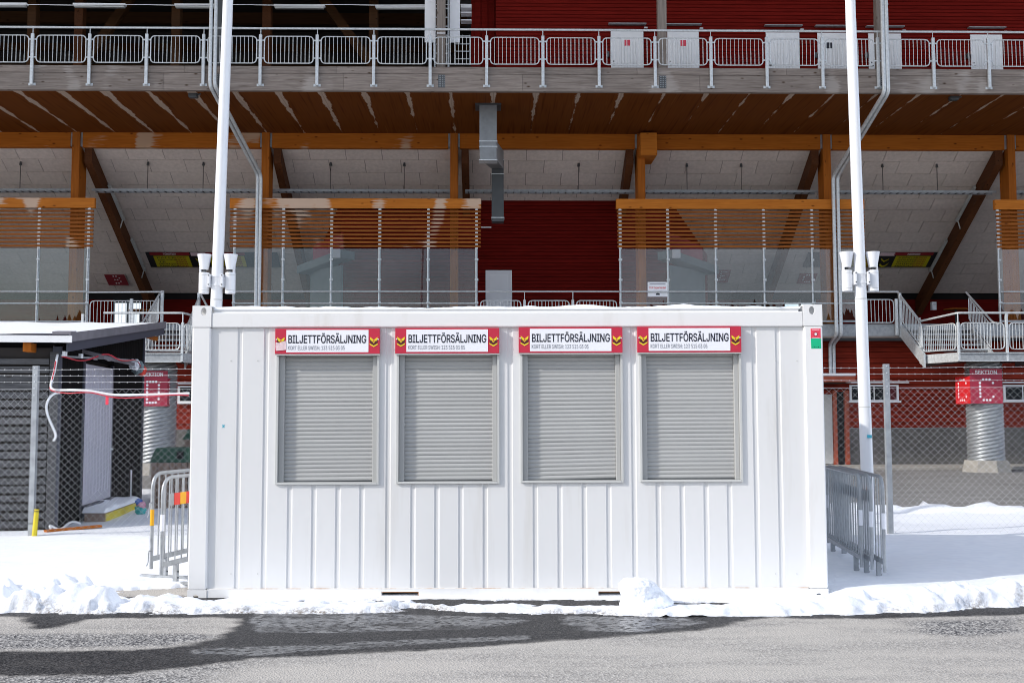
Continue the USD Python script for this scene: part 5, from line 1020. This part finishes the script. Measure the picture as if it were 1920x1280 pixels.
# drum columns and the lettered section boxes round them
def drum(label, pxc, D, rad):
    x = BX(pxc, 800, D); T = Thing('drum_column', label, 'column', (x, D, 0), frame='stand', group='corrugated drum columns')
    zt6 = zlb - .02; zb6 = BZ(866, D - rad)
    tz, th = int((zt6 - zb6) / .022), 48; zz_ = np.linspace(zb6, zt6, tz); aa = np.arange(th) / th * 2 * np.pi
    Zg, Ag = np.meshgrid(zz_, aa, indexing='ij'); ph = 2 * np.pi * (Zg / .112 - 6 * Ag / (2 * np.pi)); Rg = rad + .020 * np.sin(ph)
    v = np.stack([x + Rg * np.cos(Ag), D + Rg * np.sin(Ag), Zg], -1).reshape(-1, 3); i, j = np.meshgrid(np.arange(tz - 1), np.arange(th), indexing='ij'); k = (j + 1) % th
    T.part('corrugated_drum', (v, np.vstack([np.stack([i * th + j, i * th + k, (i + 1) * th + k], -1).reshape(-1, 3), np.stack([i * th + j, (i + 1) * th + k, (i + 1) * th + j], -1).reshape(-1, 3)])), 'drum_steel', smooth=True)
    T.part('core', MB().cyl((x, D, zb6), (x, D, zt6 + .1), rad - .04, 20), 'concrete')
    T.part('base_block', MB().cyl((x, D, -.02), (x, D, zb6), rad + .22, 8, rad + .13), 'concrete')
    return x
def dots(rows, x0, z0, dx, dz, r, axis, y):
    m = MB()
    return [(x0 + dx * c, z0 - dz * i) for i, rw in enumerate(rows) for c, ch in enumerate(rw) if ch == 'o']
CC = ['.ooo.', 'o...o', 'o....', 'o....', 'o....', 'o...o', '.ooo.']; DD = ['oooo.', 'o...o', 'o...o', 'o...o', 'o...o', 'o...o', 'oooo.']
def section_box(label, pL, pR, pT, pB, D, side, letter, head=True):
    x0_, x1_, z0_, z1_ = BX(pL, 720, D), BX(pR, 720, D), BZ(pB, D), BZ(pT, D); w, h = x1_ - x0_, z1_ - z0_
    T = Thing('section_sign', label, 'sign', ((x0_ + x1_) / 2, D, z0_), frame='stand', group='section signs round the drum columns')
    hz = z0_ + h * .79
    T.part('front_face', MB().box(x0_, x1_, D, D + .012, z0_, z1_), 'sektion_red')
    sidez = hz if side < 0 else z1_ - .06
    T.part('side_face', MB().box(x0_, x0_ + .012, D + .0125, D + 1.02, z0_, hz), 'sektion_side' if side < 0 else 'sektion_red'); T.part('side_face', MB().box(x1_ - .012, x1_, D + .0125, D + 1.02, z0_, hz), 'sektion_red')
    T.part('header', MB().add(*text('SEKTION', x0_ + w * .16, hz + h * .055, w * .68, h * .105, D - .0002, bold=True)), 'sign_white')
    dx = w * .088; pitchz = h * .098; cx = (x0_ + x1_) / 2 - 2 * dx + (-.02 if letter == 'C' else -.02)
    rows = CC if letter == 'C' else DD
    for (u, z) in dots(rows, cx, hz - h * .10 + (.0 if side < 0 else .0), dx * 1.15, pitchz, 0, 0, 0): T.part('dot', MB().cyl((u, D - .004, z), (u, D + .001, z), .036, 14), 'sign_white')
    xs2 = x0_ if side < 0 else x1_
    for (u, z) in dots(rows, .22, hz - h * .10, .13, pitchz, 0, 0, 0):
        uu_ = D + (u if side > 0 else 1.02 - u); T.part('dot', MB().cyl((xs2 + side * .004, uu_, z), (xs2 - side * .001, uu_, z), .036, 14), 'sign_white')
    return T
drum('corrugated steel drum column carrying the sign with letter C', 1847, 32.2, .52); drum('corrugated steel drum column behind the wooden bins, carrying the sign with letter D', 296, 32.2, .52)
section_box('red box sign reading SEKTION C on a drum column', 1819, 1879.5, 692, 758, 31.65, -1, 'C'); section_box('red box sign reading SEKTION D on a drum column', 260, 314, 694, 760, 31.65, 1, 'D')

# downpipes
def dpipe(label, path, r, group):
    base = path[-1]; T = Thing('downpipe', label, 'downpipe', (base[0], base[1], base[2]), frame='stand', group=group)
    T.part('pipe', tube(fillet(path, .16, 5), r, 14), 'galvanised', smooth=40)
    for q in range(1, 4):
        a, b = np.array(path[0]), np.array(path[1]); c_ = b + (a - b) * (.12 + .27 * q); T.part('joint_collar', MB().cyl(c_ - [0, 0, .03], c_ + [0, 0, .03], r + .006, 14), 'galvanised', smooth=30)
b3 = lambda px, py, D: tuple(B(px, py, D))
for k, (px, lab) in enumerate(((394.5, 'outer downpipe of the pair beside the pole at the menu board'), (403.5, 'inner downpipe of the pair beside the pole at the menu board'))):
    x = BX(px, 100, DF - .25); xe = BX(481 + 6.5 * k, 450, 33.75); dpipe(lab, [(x, DF - .25, 17.5), (x, DF - .25, BZ(163, DF - .25)), (xe, 33.75, BZ(329, 33.75)), (xe, 33.75, 3.2)], .052, 'downpipe pairs')
for k, (px, lab) in enumerate(((1663.5, 'downpipe with the wider swing, beside the pole at the double stair'), (1656, 'downpipe of the pair nearest the pole at the double stair'))):
    x = BX(px, 100, DF - .25); xe = BX(1573 - 8.5 * k, 450, 33.75); xf = BX(1565.5 - 7 * k, 670, 34.75)
    dpipe(lab, [(x, DF - .25, 17.5), (x, DF - .25, BZ(171, DF - .25)), (xe, 33.75, BZ(330, 33.75)), (xe, 33.75, BZ(627, 33.75)), (xf, 34.85, BZ(645, 34.75)), (xf, 34.85, BZ(702, 34.75))], .056, 'downpipe pairs')

# ventilation duct
D1, D3 = 31.1, 34.0
T = Thing('air_duct', 'angular sheet steel ventilation duct dropping from the gallery underside', 'duct', (BX(930, 300, D1), D1, BZ(415, D3)), frame='stand')
xa_, xb_ = BX(899, 240, D1), BX(931.5, 240, D1); ze = BZ(265, D1)
T.part('upper_section', MB().box(xa_, xb_, D1, D1 + .5, ze, ZS - .06), 'duct_steel'); T.part('ceiling_flange', MB().box(xa_ - .13, xb_ + .13, D1 - .02, D1 + .63, ZS - .055, ZS - .006), 'dark_steel')
xc_, xd_ = BX(922, 340, D3), BX(944.5, 340, D3); zk = BZ(300, D3)
T.part('elbow', MB().hexa([(xa_ + .01, D1 + .01, ze - .55), (xa_ + .01, D1 + .01, ze - .002), (xc_, D3 + .2, zk - .25), (xc_, D3 + .2, zk + .35), (xb_ - .01, D1 + .01, ze - .55), (xb_ - .01, D1 + .01, ze - .002), (xd_, D3 + .2, zk - .25), (xd_, D3 + .2, zk + .35)]), 'duct_steel')
T.part('lower_section', MB().box(xc_, xd_, D3, D3 + .42, BZ(415, D3), zk), 'dark_steel')
for (a, b, D_, z) in ((xa_, xb_, D1, ze), (xa_, xb_, D1, ze - .16), (xa_, xb_, D1, ze - .56), (xc_, xd_, D3, zk), (xc_, xd_, D3, BZ(326, D3)), (xc_, xd_, D3, BZ(408, D3))): T.part('seam_flange', MB().box(a - .015, b + .015, D_ - .012, D_ + .43, z - .012, z + .012), 'galvanised')
# cable tray with hanger rods
Dt_ = 35.1
for k, (pa, pb) in enumerate(((-200, 133), (172, 845), (872, 1191), (1207, 1533), (1556, 1868), (1900, 2100))):
    xa_, xb_ = BX(pa, 358, Dt_), BX(pb, 358, Dt_); z = BZ(357.5, Dt_)
    labs = ['length of steel cable tray at the shed end of the concourse', 'long steel cable tray above the bleached slat screen', 'steel cable tray crossing behind the air duct', 'steel cable tray above the kiosk screen', 'steel cable tray above the double stair', 'stub of cable tray at the picture edge']
    T = Thing('cable_tray', labs[k], 'cable tray', ((xa_ + xb_) / 2, Dt_, z), frame='stand', group='cable trays under the gallery')
    for o in (0, .3): T.part('side_rail', MB().box(xa_, xb_, Dt_ + o, Dt_ + o + .015, z - .04, z + .04), 'galvanised_dull')
    for i in range(int((xb_ - xa_) / .25)): T.part('rung', MB().box(xa_ + .1 + i * .25, xa_ + .13 + i * .25, Dt_ + .016, Dt_ + .299, z - .035, z - .01), 'dark_steel')
    for px in (38, 277, 381, 620, 758, 1085, 1288, 1390, 1655, 1757):
        q = BX(px, 330, Dt_ + .15)
        if xa_ < q < xb_:
            zc_ = ceil_z(34.9) if True else 0; hg = T.part('hanger_rod', MB().cyl((q, Dt_ + .15, z), (q, Dt_ + .15, ceil_z(Dt_ + .15) - .02), .012, 6), 'cable_black'); T.part('hanger_foot', MB().cyl((q, Dt_ + .15, ceil_z(Dt_ + .15) - .12), (q, Dt_ + .15, ceil_z(Dt_ + .15) - .005), .05, 8, .03), 'dark_steel', hg)

# boards and banners fixed on the sloping ceiling
def ceilpt(px, py, off=.03):      # where a picture ray meets the ceiling plane
    d = rz(-YAW) @ ray(px, py); k = sn / cs; t = (ZC - off + (DB + .15) * k - CAMH) / (d[2] + d[1] * k); return CAMP + d * t
def slope_frame(pxl, pyt, pxr, pyb):
    A_ = ceilpt(pxl, pyt); xr_ = ceilpt(pxr, pyt)[0]; C_ = ceilpt(pxl, pyb); Ls_ = (A_[1] - C_[1]) / -cs
    return A_, xr_ - A_[0], abs(Ls_)
def place(v, A_):      # local (x, -y depth, z down-slope up) onto the slope
    e1 = np.array([1, 0, 0]); dn = np.array([0, cs, -sn]); nrm = np.array([0, -sn, -cs])
    v = np.asarray(v); return A_ + v[:, [0]] * e1 + (-v[:, [2]]) * dn + (-v[:, [1]]) * nrm
def flat(T, name, x0, x1, z0, z1, h, look, A_, parent=None): 
    v, f = MB().box(x0, x1, -h, -h + .004, z0, z1).mesh(); return T.part(name, (place(v, A_), f), look, parent)
def txt(T, s, x, z, w, h, A_, look, lift, parent=None, bold=True):
    v, f = text(s, x, z, w, h, -lift, bold=bold); return T.part('lettering', (place(v, A_), f), look, parent)
def menu(label, pl, pt, pr, pb, left, lines, prices, group):
    A_, w, L = slope_frame(pl, pt, pr, pb); T = Thing('menu_board', label, 'menu board', tuple(A_), frame='stand', group=group)
    flat(T, 'board', 0, w, -L, 0, .02, 'menu_black', A_)
    xs_ = [.05 * w, .47 * w] if left else [.27 * w, .69 * w]; pw_ = .27 * w
    for k in range(2):
        x = xs_[k]; y = flat(T, 'yellow_panel', x, x + pw_, -L * .97, -L * .25, .024, 'menu_yellow', A_); flat(T, 'red_header', x - .1, x + pw_ + .05, -L * .20, -L * .02, .024, 'menu_red', A_)
        head, items = lines[k]
        txt(T, head, x + pw_ * .30, -L * .16, pw_ * .36, L * .10, A_, 'sign_white', .0285)
        for i, it in enumerate(items):
            z = -L * (.385 + .14 * i); txt(T, it, x + .12, z, min(pw_ * .55, .13 * len(it)), L * .085, A_, 'menu_black', .0285, y); txt(T, prices[i], x + pw_ - .55, z, .42, L * .085, A_, 'menu_red', .0285, y)
    x = xs_[0] + pw_ + .015 * w
    flat(T, 'white_panel', x + .02, x + .12 * w, -L * .24, -L * .02, .024, 'kiosk_grey' if False else 'torn_paper', A_)
    cx, cz, s = x + .06 * w, -L * .62, .026; g = [shapely.affinity.translate(shapely.affinity.scale(q, s, s * 1.15, origin=(0, 0)), cx, cz) for q in (Polygon([(-6, 7), (-2, 3), (0, 2), (2, 3), (6, 6), (5, 3), (2, 1), (0, -1), (-2, 1), (-5, 3)]), Polygon([(-4, -4), (0, -8), (4, -7), (8, -2), (7, -6), (4, -10), (0, -11), (-5, -7)]))]
    for q in g: v, f = extr(q, .002); T.part('bird_mark', (place(v + [0, -.0245, 0], A_), f), 'menu_yellow')
menu('black and yellow menu board headed TÖRSTIG, behind the pole at the shed side', 272, 472, 520, 500, True, [('TÖRSTIG?', ['KAFFE', 'VARM CHOKLAD', 'TE', 'DRICKA 50CL', 'RAMLÖSA']), ('HUNGRIG?', ['KORV', 'HAMBURGARE', 'TOAST', 'PIZZA', 'BULLE'])], ['20KR', '25KR', '20KR', '25KR', '20KR'], 'menu boards on the sloping ceiling')
menu('black and yellow menu board headed GODISSUGEN, beside the double stair', 1515, 472, 1759, 500, False, [('HUNGRIG?', ['KORV', 'HAMBURGARE', 'TOAST', 'PIZZA', 'BULLE']), ('GODISSUGEN', ['ALSKÖNS LJUD', 'CHOKLADBOLL', 'SOCKERFRI BIT', 'CHIPS', 'MINICALL'])], ['25KR', '20KR', '15KR', '25KR', '20KR'], 'menu boards on the sloping ceiling')
for lab, (a, t, b, bt), txt_ in (('maroon dotted section banner beside the raker at the shed side', (195, 514, 233, 534), '3'), ('maroon section banner seen through the glass beyond the kiosk', (1347, 505, 1371, 529), 'E'), ('maroon section banner seen through the last pane beside the downpipes', (1500, 512, 1533, 531), 'C')):
    A_, w, L = slope_frame(a, t, b, bt); T = Thing('section_banner', lab, 'banner', tuple(A_), frame='stand', group='section banners on the ceiling'); bd = flat(T, 'cloth', 0, w, -L, 0, .02, 'banner_maroon', A_)
    pat = {'3': ['.oo.', '...o', '.oo.', '...o', '.oo.'], 'E': ['oooo', 'o...', 'ooo.', 'o...', 'oooo'], 'C': ['.ooo', 'o...', 'o...', 'o...', '.ooo']}[txt_]; m = MB()
    for (u, z) in dots(pat, w * .3, -L * .15, w * .13, L * .16, 0, 0, 0): v, f = extr(Polygon([(u + .03 * math.cos(q), z + .03 * math.sin(q)) for q in np.linspace(0, 6.28, 9)[:-1]]), .002); m.add(place(v + [0, -.0245, 0], A_), f)
    T.part('dots', m, 'sign_white', kind='stuff')
# kiosks behind the glass
for lab, pa, pb, pq in (('grey serving kiosk with a red sloping hood, behind the shop notice screen', 1258, 1322, 1), ('grey serving kiosk behind the bleached slat screen', 640, 582, -1)):
    Dk = 36.3; xa_, xb_ = BX(pa, 520, Dk), BX(pb, 520, 37.8); T = Thing('serving_kiosk', lab, 'kiosk', (xa_, Dk, ZFL), frame='stand', group='serving kiosks')
    zk = BZ(497, Dk); o = .05 * pq
    T.part('counter_wall', MB().hexa([(x, D_, z) for (x, D_) in ((xa_, Dk), (xa_ - o, Dk + .06), (xb_, 37.8), (xb_ - o, 37.9)) for z in (ZFL, zk)]), 'kiosk_grey')
    h0, h1 = BX(pa + 4 * pq, 485, Dk - .2), BX(pb + 12 * pq, 500, 37.8)
    T.part('hood', MB().hexa([(x, D_, z) for (x, D_, zz_) in ((xa_, Dk - .25, zk + .35), (xa_ - .4 * pq, Dk + .3, zk + .35), (xb_ + .45 * pq, 37.6, zk + .0), (xb_, 38.0, zk + .0)) for z in (zz_ - .12, zz_ + .15)]), 'kiosk_grey')
    T.part('red_banner', MB().hexa([(x, D_, z) for (x, D_, zz_) in ((xa_, Dk + .02, zk + .36), (xa_ - o, Dk + .07, zk + .36), (xb_ - .1 * pq, 37.7, zk + .15), (xb_ - .1 * pq - o, 37.8, zk + .15)) for z in (zz_ + .14, zz_ + .75)]), 'kiosk_red')
    T.part('white_box', MB().box(xa_, xa_ + .28 * pq, Dk - .35, Dk - .26, zk + .2, zk + .5, .01), 'sign_white')
# shop notice on the glass
D = 33.88; x0_, x1_, z0_, z1_ = BX(1214.5, 540, D), BX(1251.5, 540, D), BZ(556, D), BZ(528.5, D); w = x1_ - x0_
T = Thing('shop_notice', 'small white shop notice with red lettering hanging behind the rail', 'sign', ((x0_ + x1_) / 2, D, z0_), frame='stand')
T.part('panel', MB().box(x0_, x1_, D, D + .02, z0_, z1_), 'sign_white'); T.part('lettering', MB().add(*text('ICA Supermarket', x0_ + w * .08, z0_ + .26, w * .84, .06, D - .0005, bold=True)), 'red_tape')
T.part('dark_line', MB().box(x0_ + w * .1, x1_ - w * .1, D - .002, D + .001, z1_ - .075, z1_ - .05), 'ink_grey'); T.part('arrow_mark', MB().add(*[(lambda q: (q[0] + [0, D, 0], q[1]))(extr(Polygon([(x0_ + w * .4, z0_ + .05), (x0_ + w * .6, z0_ + .05), (x0_ + w * .62, z0_ + .09), (x0_ + w * .5, z0_ + .12), (x0_ + w * .42, z0_ + .1)]), .002))][0]), 'ink')
# standing tables on the concourse
for lab, px, py in (('round standing table with an orange top behind the double stair', 1792, 581), ('round standing table in front of the bright exit opening', 263, 583)):
    D = 38.0; q = B(px, py, D); T = Thing('standing_table', lab, 'table', (q[0], D, ZFL), frame='stand', group='standing tables')
    l = lathe([(0, 0), (.42, 0), (.42, .035), (0, .035)], 24); T.part('table_top', (np.array(l.vertices) + q, np.array(l.faces)), 'post_wood'); T.part('stem', MB().cyl((q[0], D, ZFL + .03), (q[0], D, q[2] - .001), .035, 10), 'dark_steel'); T.part('foot', MB().cyl((q[0], D, ZFL), (q[0], D, ZFL + .03), .26, 16), 'dark_steel')
q = B(1752, 573, 37.9); T = Thing('napkin_box', 'small white box standing on the orange topped standing table', 'box', tuple(q), frame='stand'); T.part('carton', MB().box(q[0] - .08, q[0] + .08, q[1], q[1] + .15, q[2] - .15, q[2] + .14, .005), 'sign_white'); T.part('slot', MB().box(q[0] - .05, q[0] + .05, q[1] - .002, q[1] + .001, q[2] + .04, q[2] + .06), 'ink_grey')
# floodlights under the gallery edge
for lab, px, py in (('small black floodlight under the gallery near the pair of downpipes at the shed side', 364, 178), ('small black floodlight under the gallery above the double stair', 1791, 183)):
    D = DF + .35; q = B(px, py, D); T = Thing('floodlight', lab, 'floodlight', tuple(q), frame='stand', group='floodlights under the gallery')
    T.part('housing', MB().box(q[0] - .16, q[0] + .10, D - .06, D + .12, q[2] - .08, q[2] + .05, .02), 'dark_steel'); T.part('lens', MB().box(q[0] - .13, q[0] + .07, D - .03, D + .09, q[2] - .087, q[2] - .081), 'window_dark'); T.part('bracket', MB().tube(fillet([(q[0] + .08, D, q[2]), (q[0] + .18, D, q[2] + .02), (q[0] + .16, D, ZS - .0)], .04, 4), .02, 8), 'dark_steel')
# fluorescent fittings in the roof space, strung on a wire
D = 31.5
TP = None
for k, (pa, pb) in enumerate(((-45, 49.5), (136, 234.5), (326.5, 424), (513, 608.5), (703, 800))):
    xa_, xb_ = BX(pa, 14, D), BX(pb, 14, D); z = BZ(14, D); lab = ['fluorescent fitting cut by the picture edge in the roof space', 'fluorescent fitting in the roof space, second from the shed side', 'fluorescent fitting partly behind the pole and downpipes', 'fluorescent fitting midway between pole and white banner', 'fluorescent fitting ending at the white banner'][k]
    T = Thing('tube_light', lab, 'lamp', ((xa_ + xb_) / 2, D, z), frame='stand', group='fluorescent fittings in the roof space'); T.part('housing', MB().box(xa_, xb_, D, D + .14, z + .0, z + .06, .006), 'door_white'); T.part('diffuser', MB().box(xa_ + .03, xb_ - .03, D + .01, D + .13, z - .055, z - .002, .01), 'trim_grey')
pts = []
for px in np.linspace(-60, 880, 40): sag = 2.2 * abs(math.sin((px + 45) / 190 * math.pi)); pts.append(B(px, 9.5 - .0 + (1.5 - sag) * .6, D - .03))
single('hanging_wire', tube((rz(YAW) @ np.array(pts).T).T, .012, 5), 'cable_white', 'thin pale wire strung above the fluorescent fittings in the roof space', 'wire', 'thing')
# white cloth banner and ladder at a gallery post
D = 30.62; T = Thing('white_banner', 'tall white banner hanging behind a grey timber post on the gallery', 'banner', (BX(830, 80, D), D, BZ(80, D)), frame='stand')
for pa, pb in ((796.5, 816.5), (843.5, 862.5)): T.part('cloth', MB().box(BX(pa, 40, D), BX(pb, 40, D), D, D + .02, BZ(80.5, D), 16.0), 'door_white')
m = MB()
T = Thing('ladder', 'pale metal ladder standing between the two halves of the white banner', 'ladder', (BX(830, 80, D), D + .1, zg), frame='stand')
xa_, xb_ = BX(815.5, 60, D + .1), BX(841, 60, D + .1)
for x in (xa_, xb_): T.part('rail', MB().box(x - .025, x + .025, D + .08, D + .13, zg, 16.0), 'galvanised')
for i in range(17): T.part('rung', MB().box(xa_ + .026, xb_ - .026, D + .09, D + .12, zg + .2 + i * .27, zg + .23 + i * .27), 'galvanised')
D = 31.3; T = Thing('wall_rack', 'white wire rack on the red recess wall beside the white banner', 'rack', (BX(876, 60, D), D, zg), frame='stand')
for py in (14, 24, 38): T.part('shelf', MB().box(BX(864, py, D), BX(884, py, D), D, D + .3, BZ(py, D) - .02, BZ(py, D) + (.09 if py == 14 else .02)), 'door_white')
for py in (68, 83, 97, 111): T.part('grid_bar', MB().box(BX(853, py, D), BX(881, py, D), D, D + .02, BZ(py, D) - .012, BZ(py, D) + .012), 'galvanised')
for px in (854, 867, 881): T.part('upright', MB().box(BX(px, 90, D) - .012, BX(px, 90, D) + .012, D + .021, D + .04, BZ(122, D), BZ(66, D)), 'galvanised')
D = 36.6; q = B(903, 426, D); single('wall_bracket_lamp', MB().hexa([tuple(rz(YAW) @ np.array((x, y, z))) for x in (BX(902, 426, D), BX(921, 426, D)) for y in (D, D + .1) for z in (q[2] - .02, q[2] + .02)]), 'door_white', 'short white strip lamp on the red wall at the end of the slat screen', 'lamp', 'thing')

# wooded ridge behind the photographer, seen mirrored in the glass
rxs, rys = np.linspace(-170, 170, 120), np.linspace(-130, -58, 24)
v, f = grid(rxs, rys, lambda X, Y: (1 - np.clip(np.abs(Y + 92) / 33, 0, 1) ** 2) * (13.2 + 5.0 * (meshkit.fbm(np.stack([X * .02, 0 * X, 0 * X], -1), 3, 73) - .5)) + 1.2 * (meshkit.fbm(np.stack([X * .3, Y * .3, 0 * X], -1), 3, 74) - .5) - .6)
mat('ridge', (.03, .035, .025), rough=1, var=.3, scale=.5); struct('hills', v, f, 'ridge', smooth=True)
ridge_h = lambda x, y: (1 - min(1, abs(y + 92) / 33) ** 2) * (13.2 + 5.0 * (meshkit.fbm(np.array([[x * .02, 0, 0]]), 3, 73)[0] - .5)) - 1.2
V = []; Fc = []; cnt = 0
for k in range(1500):
    x = NR.uniform(-120, 120); y = -NR.uniform(76, 96); g0 = ridge_h(x, y); h = NR.uniform(2.2, 6.0) * (.6 + .8 * meshkit.fbm(np.array([[x * .06, 0, 0]]), 3, 71)[0]); w = h * NR.uniform(.18, .28); lv = 5; nseg = 7
    for l in range(lv):
        zb7, zt7 = g0 + h * (.08 + .17 * l), g0 + min(h, h * (.08 + .17 * l) + h * .34); r = w * (1 - l / lv * .82); a = np.arange(nseg) / nseg * 2 * np.pi + k + l; jit = 1 + .35 * NR.uniform(-1, 1, nseg)
        ring = np.stack([x + r * jit * np.cos(a), y + r * jit * np.sin(a), np.full(nseg, zb7)], 1); V.append(np.vstack([ring, [[x, y, zt7]]])); Fc.append(np.array([[i, (i + 1) % nseg, nseg] for i in range(nseg)]) + cnt); cnt += nseg + 1
struct('forest', np.vstack(V), np.vstack(Fc), 'conifer', kind='stuff')
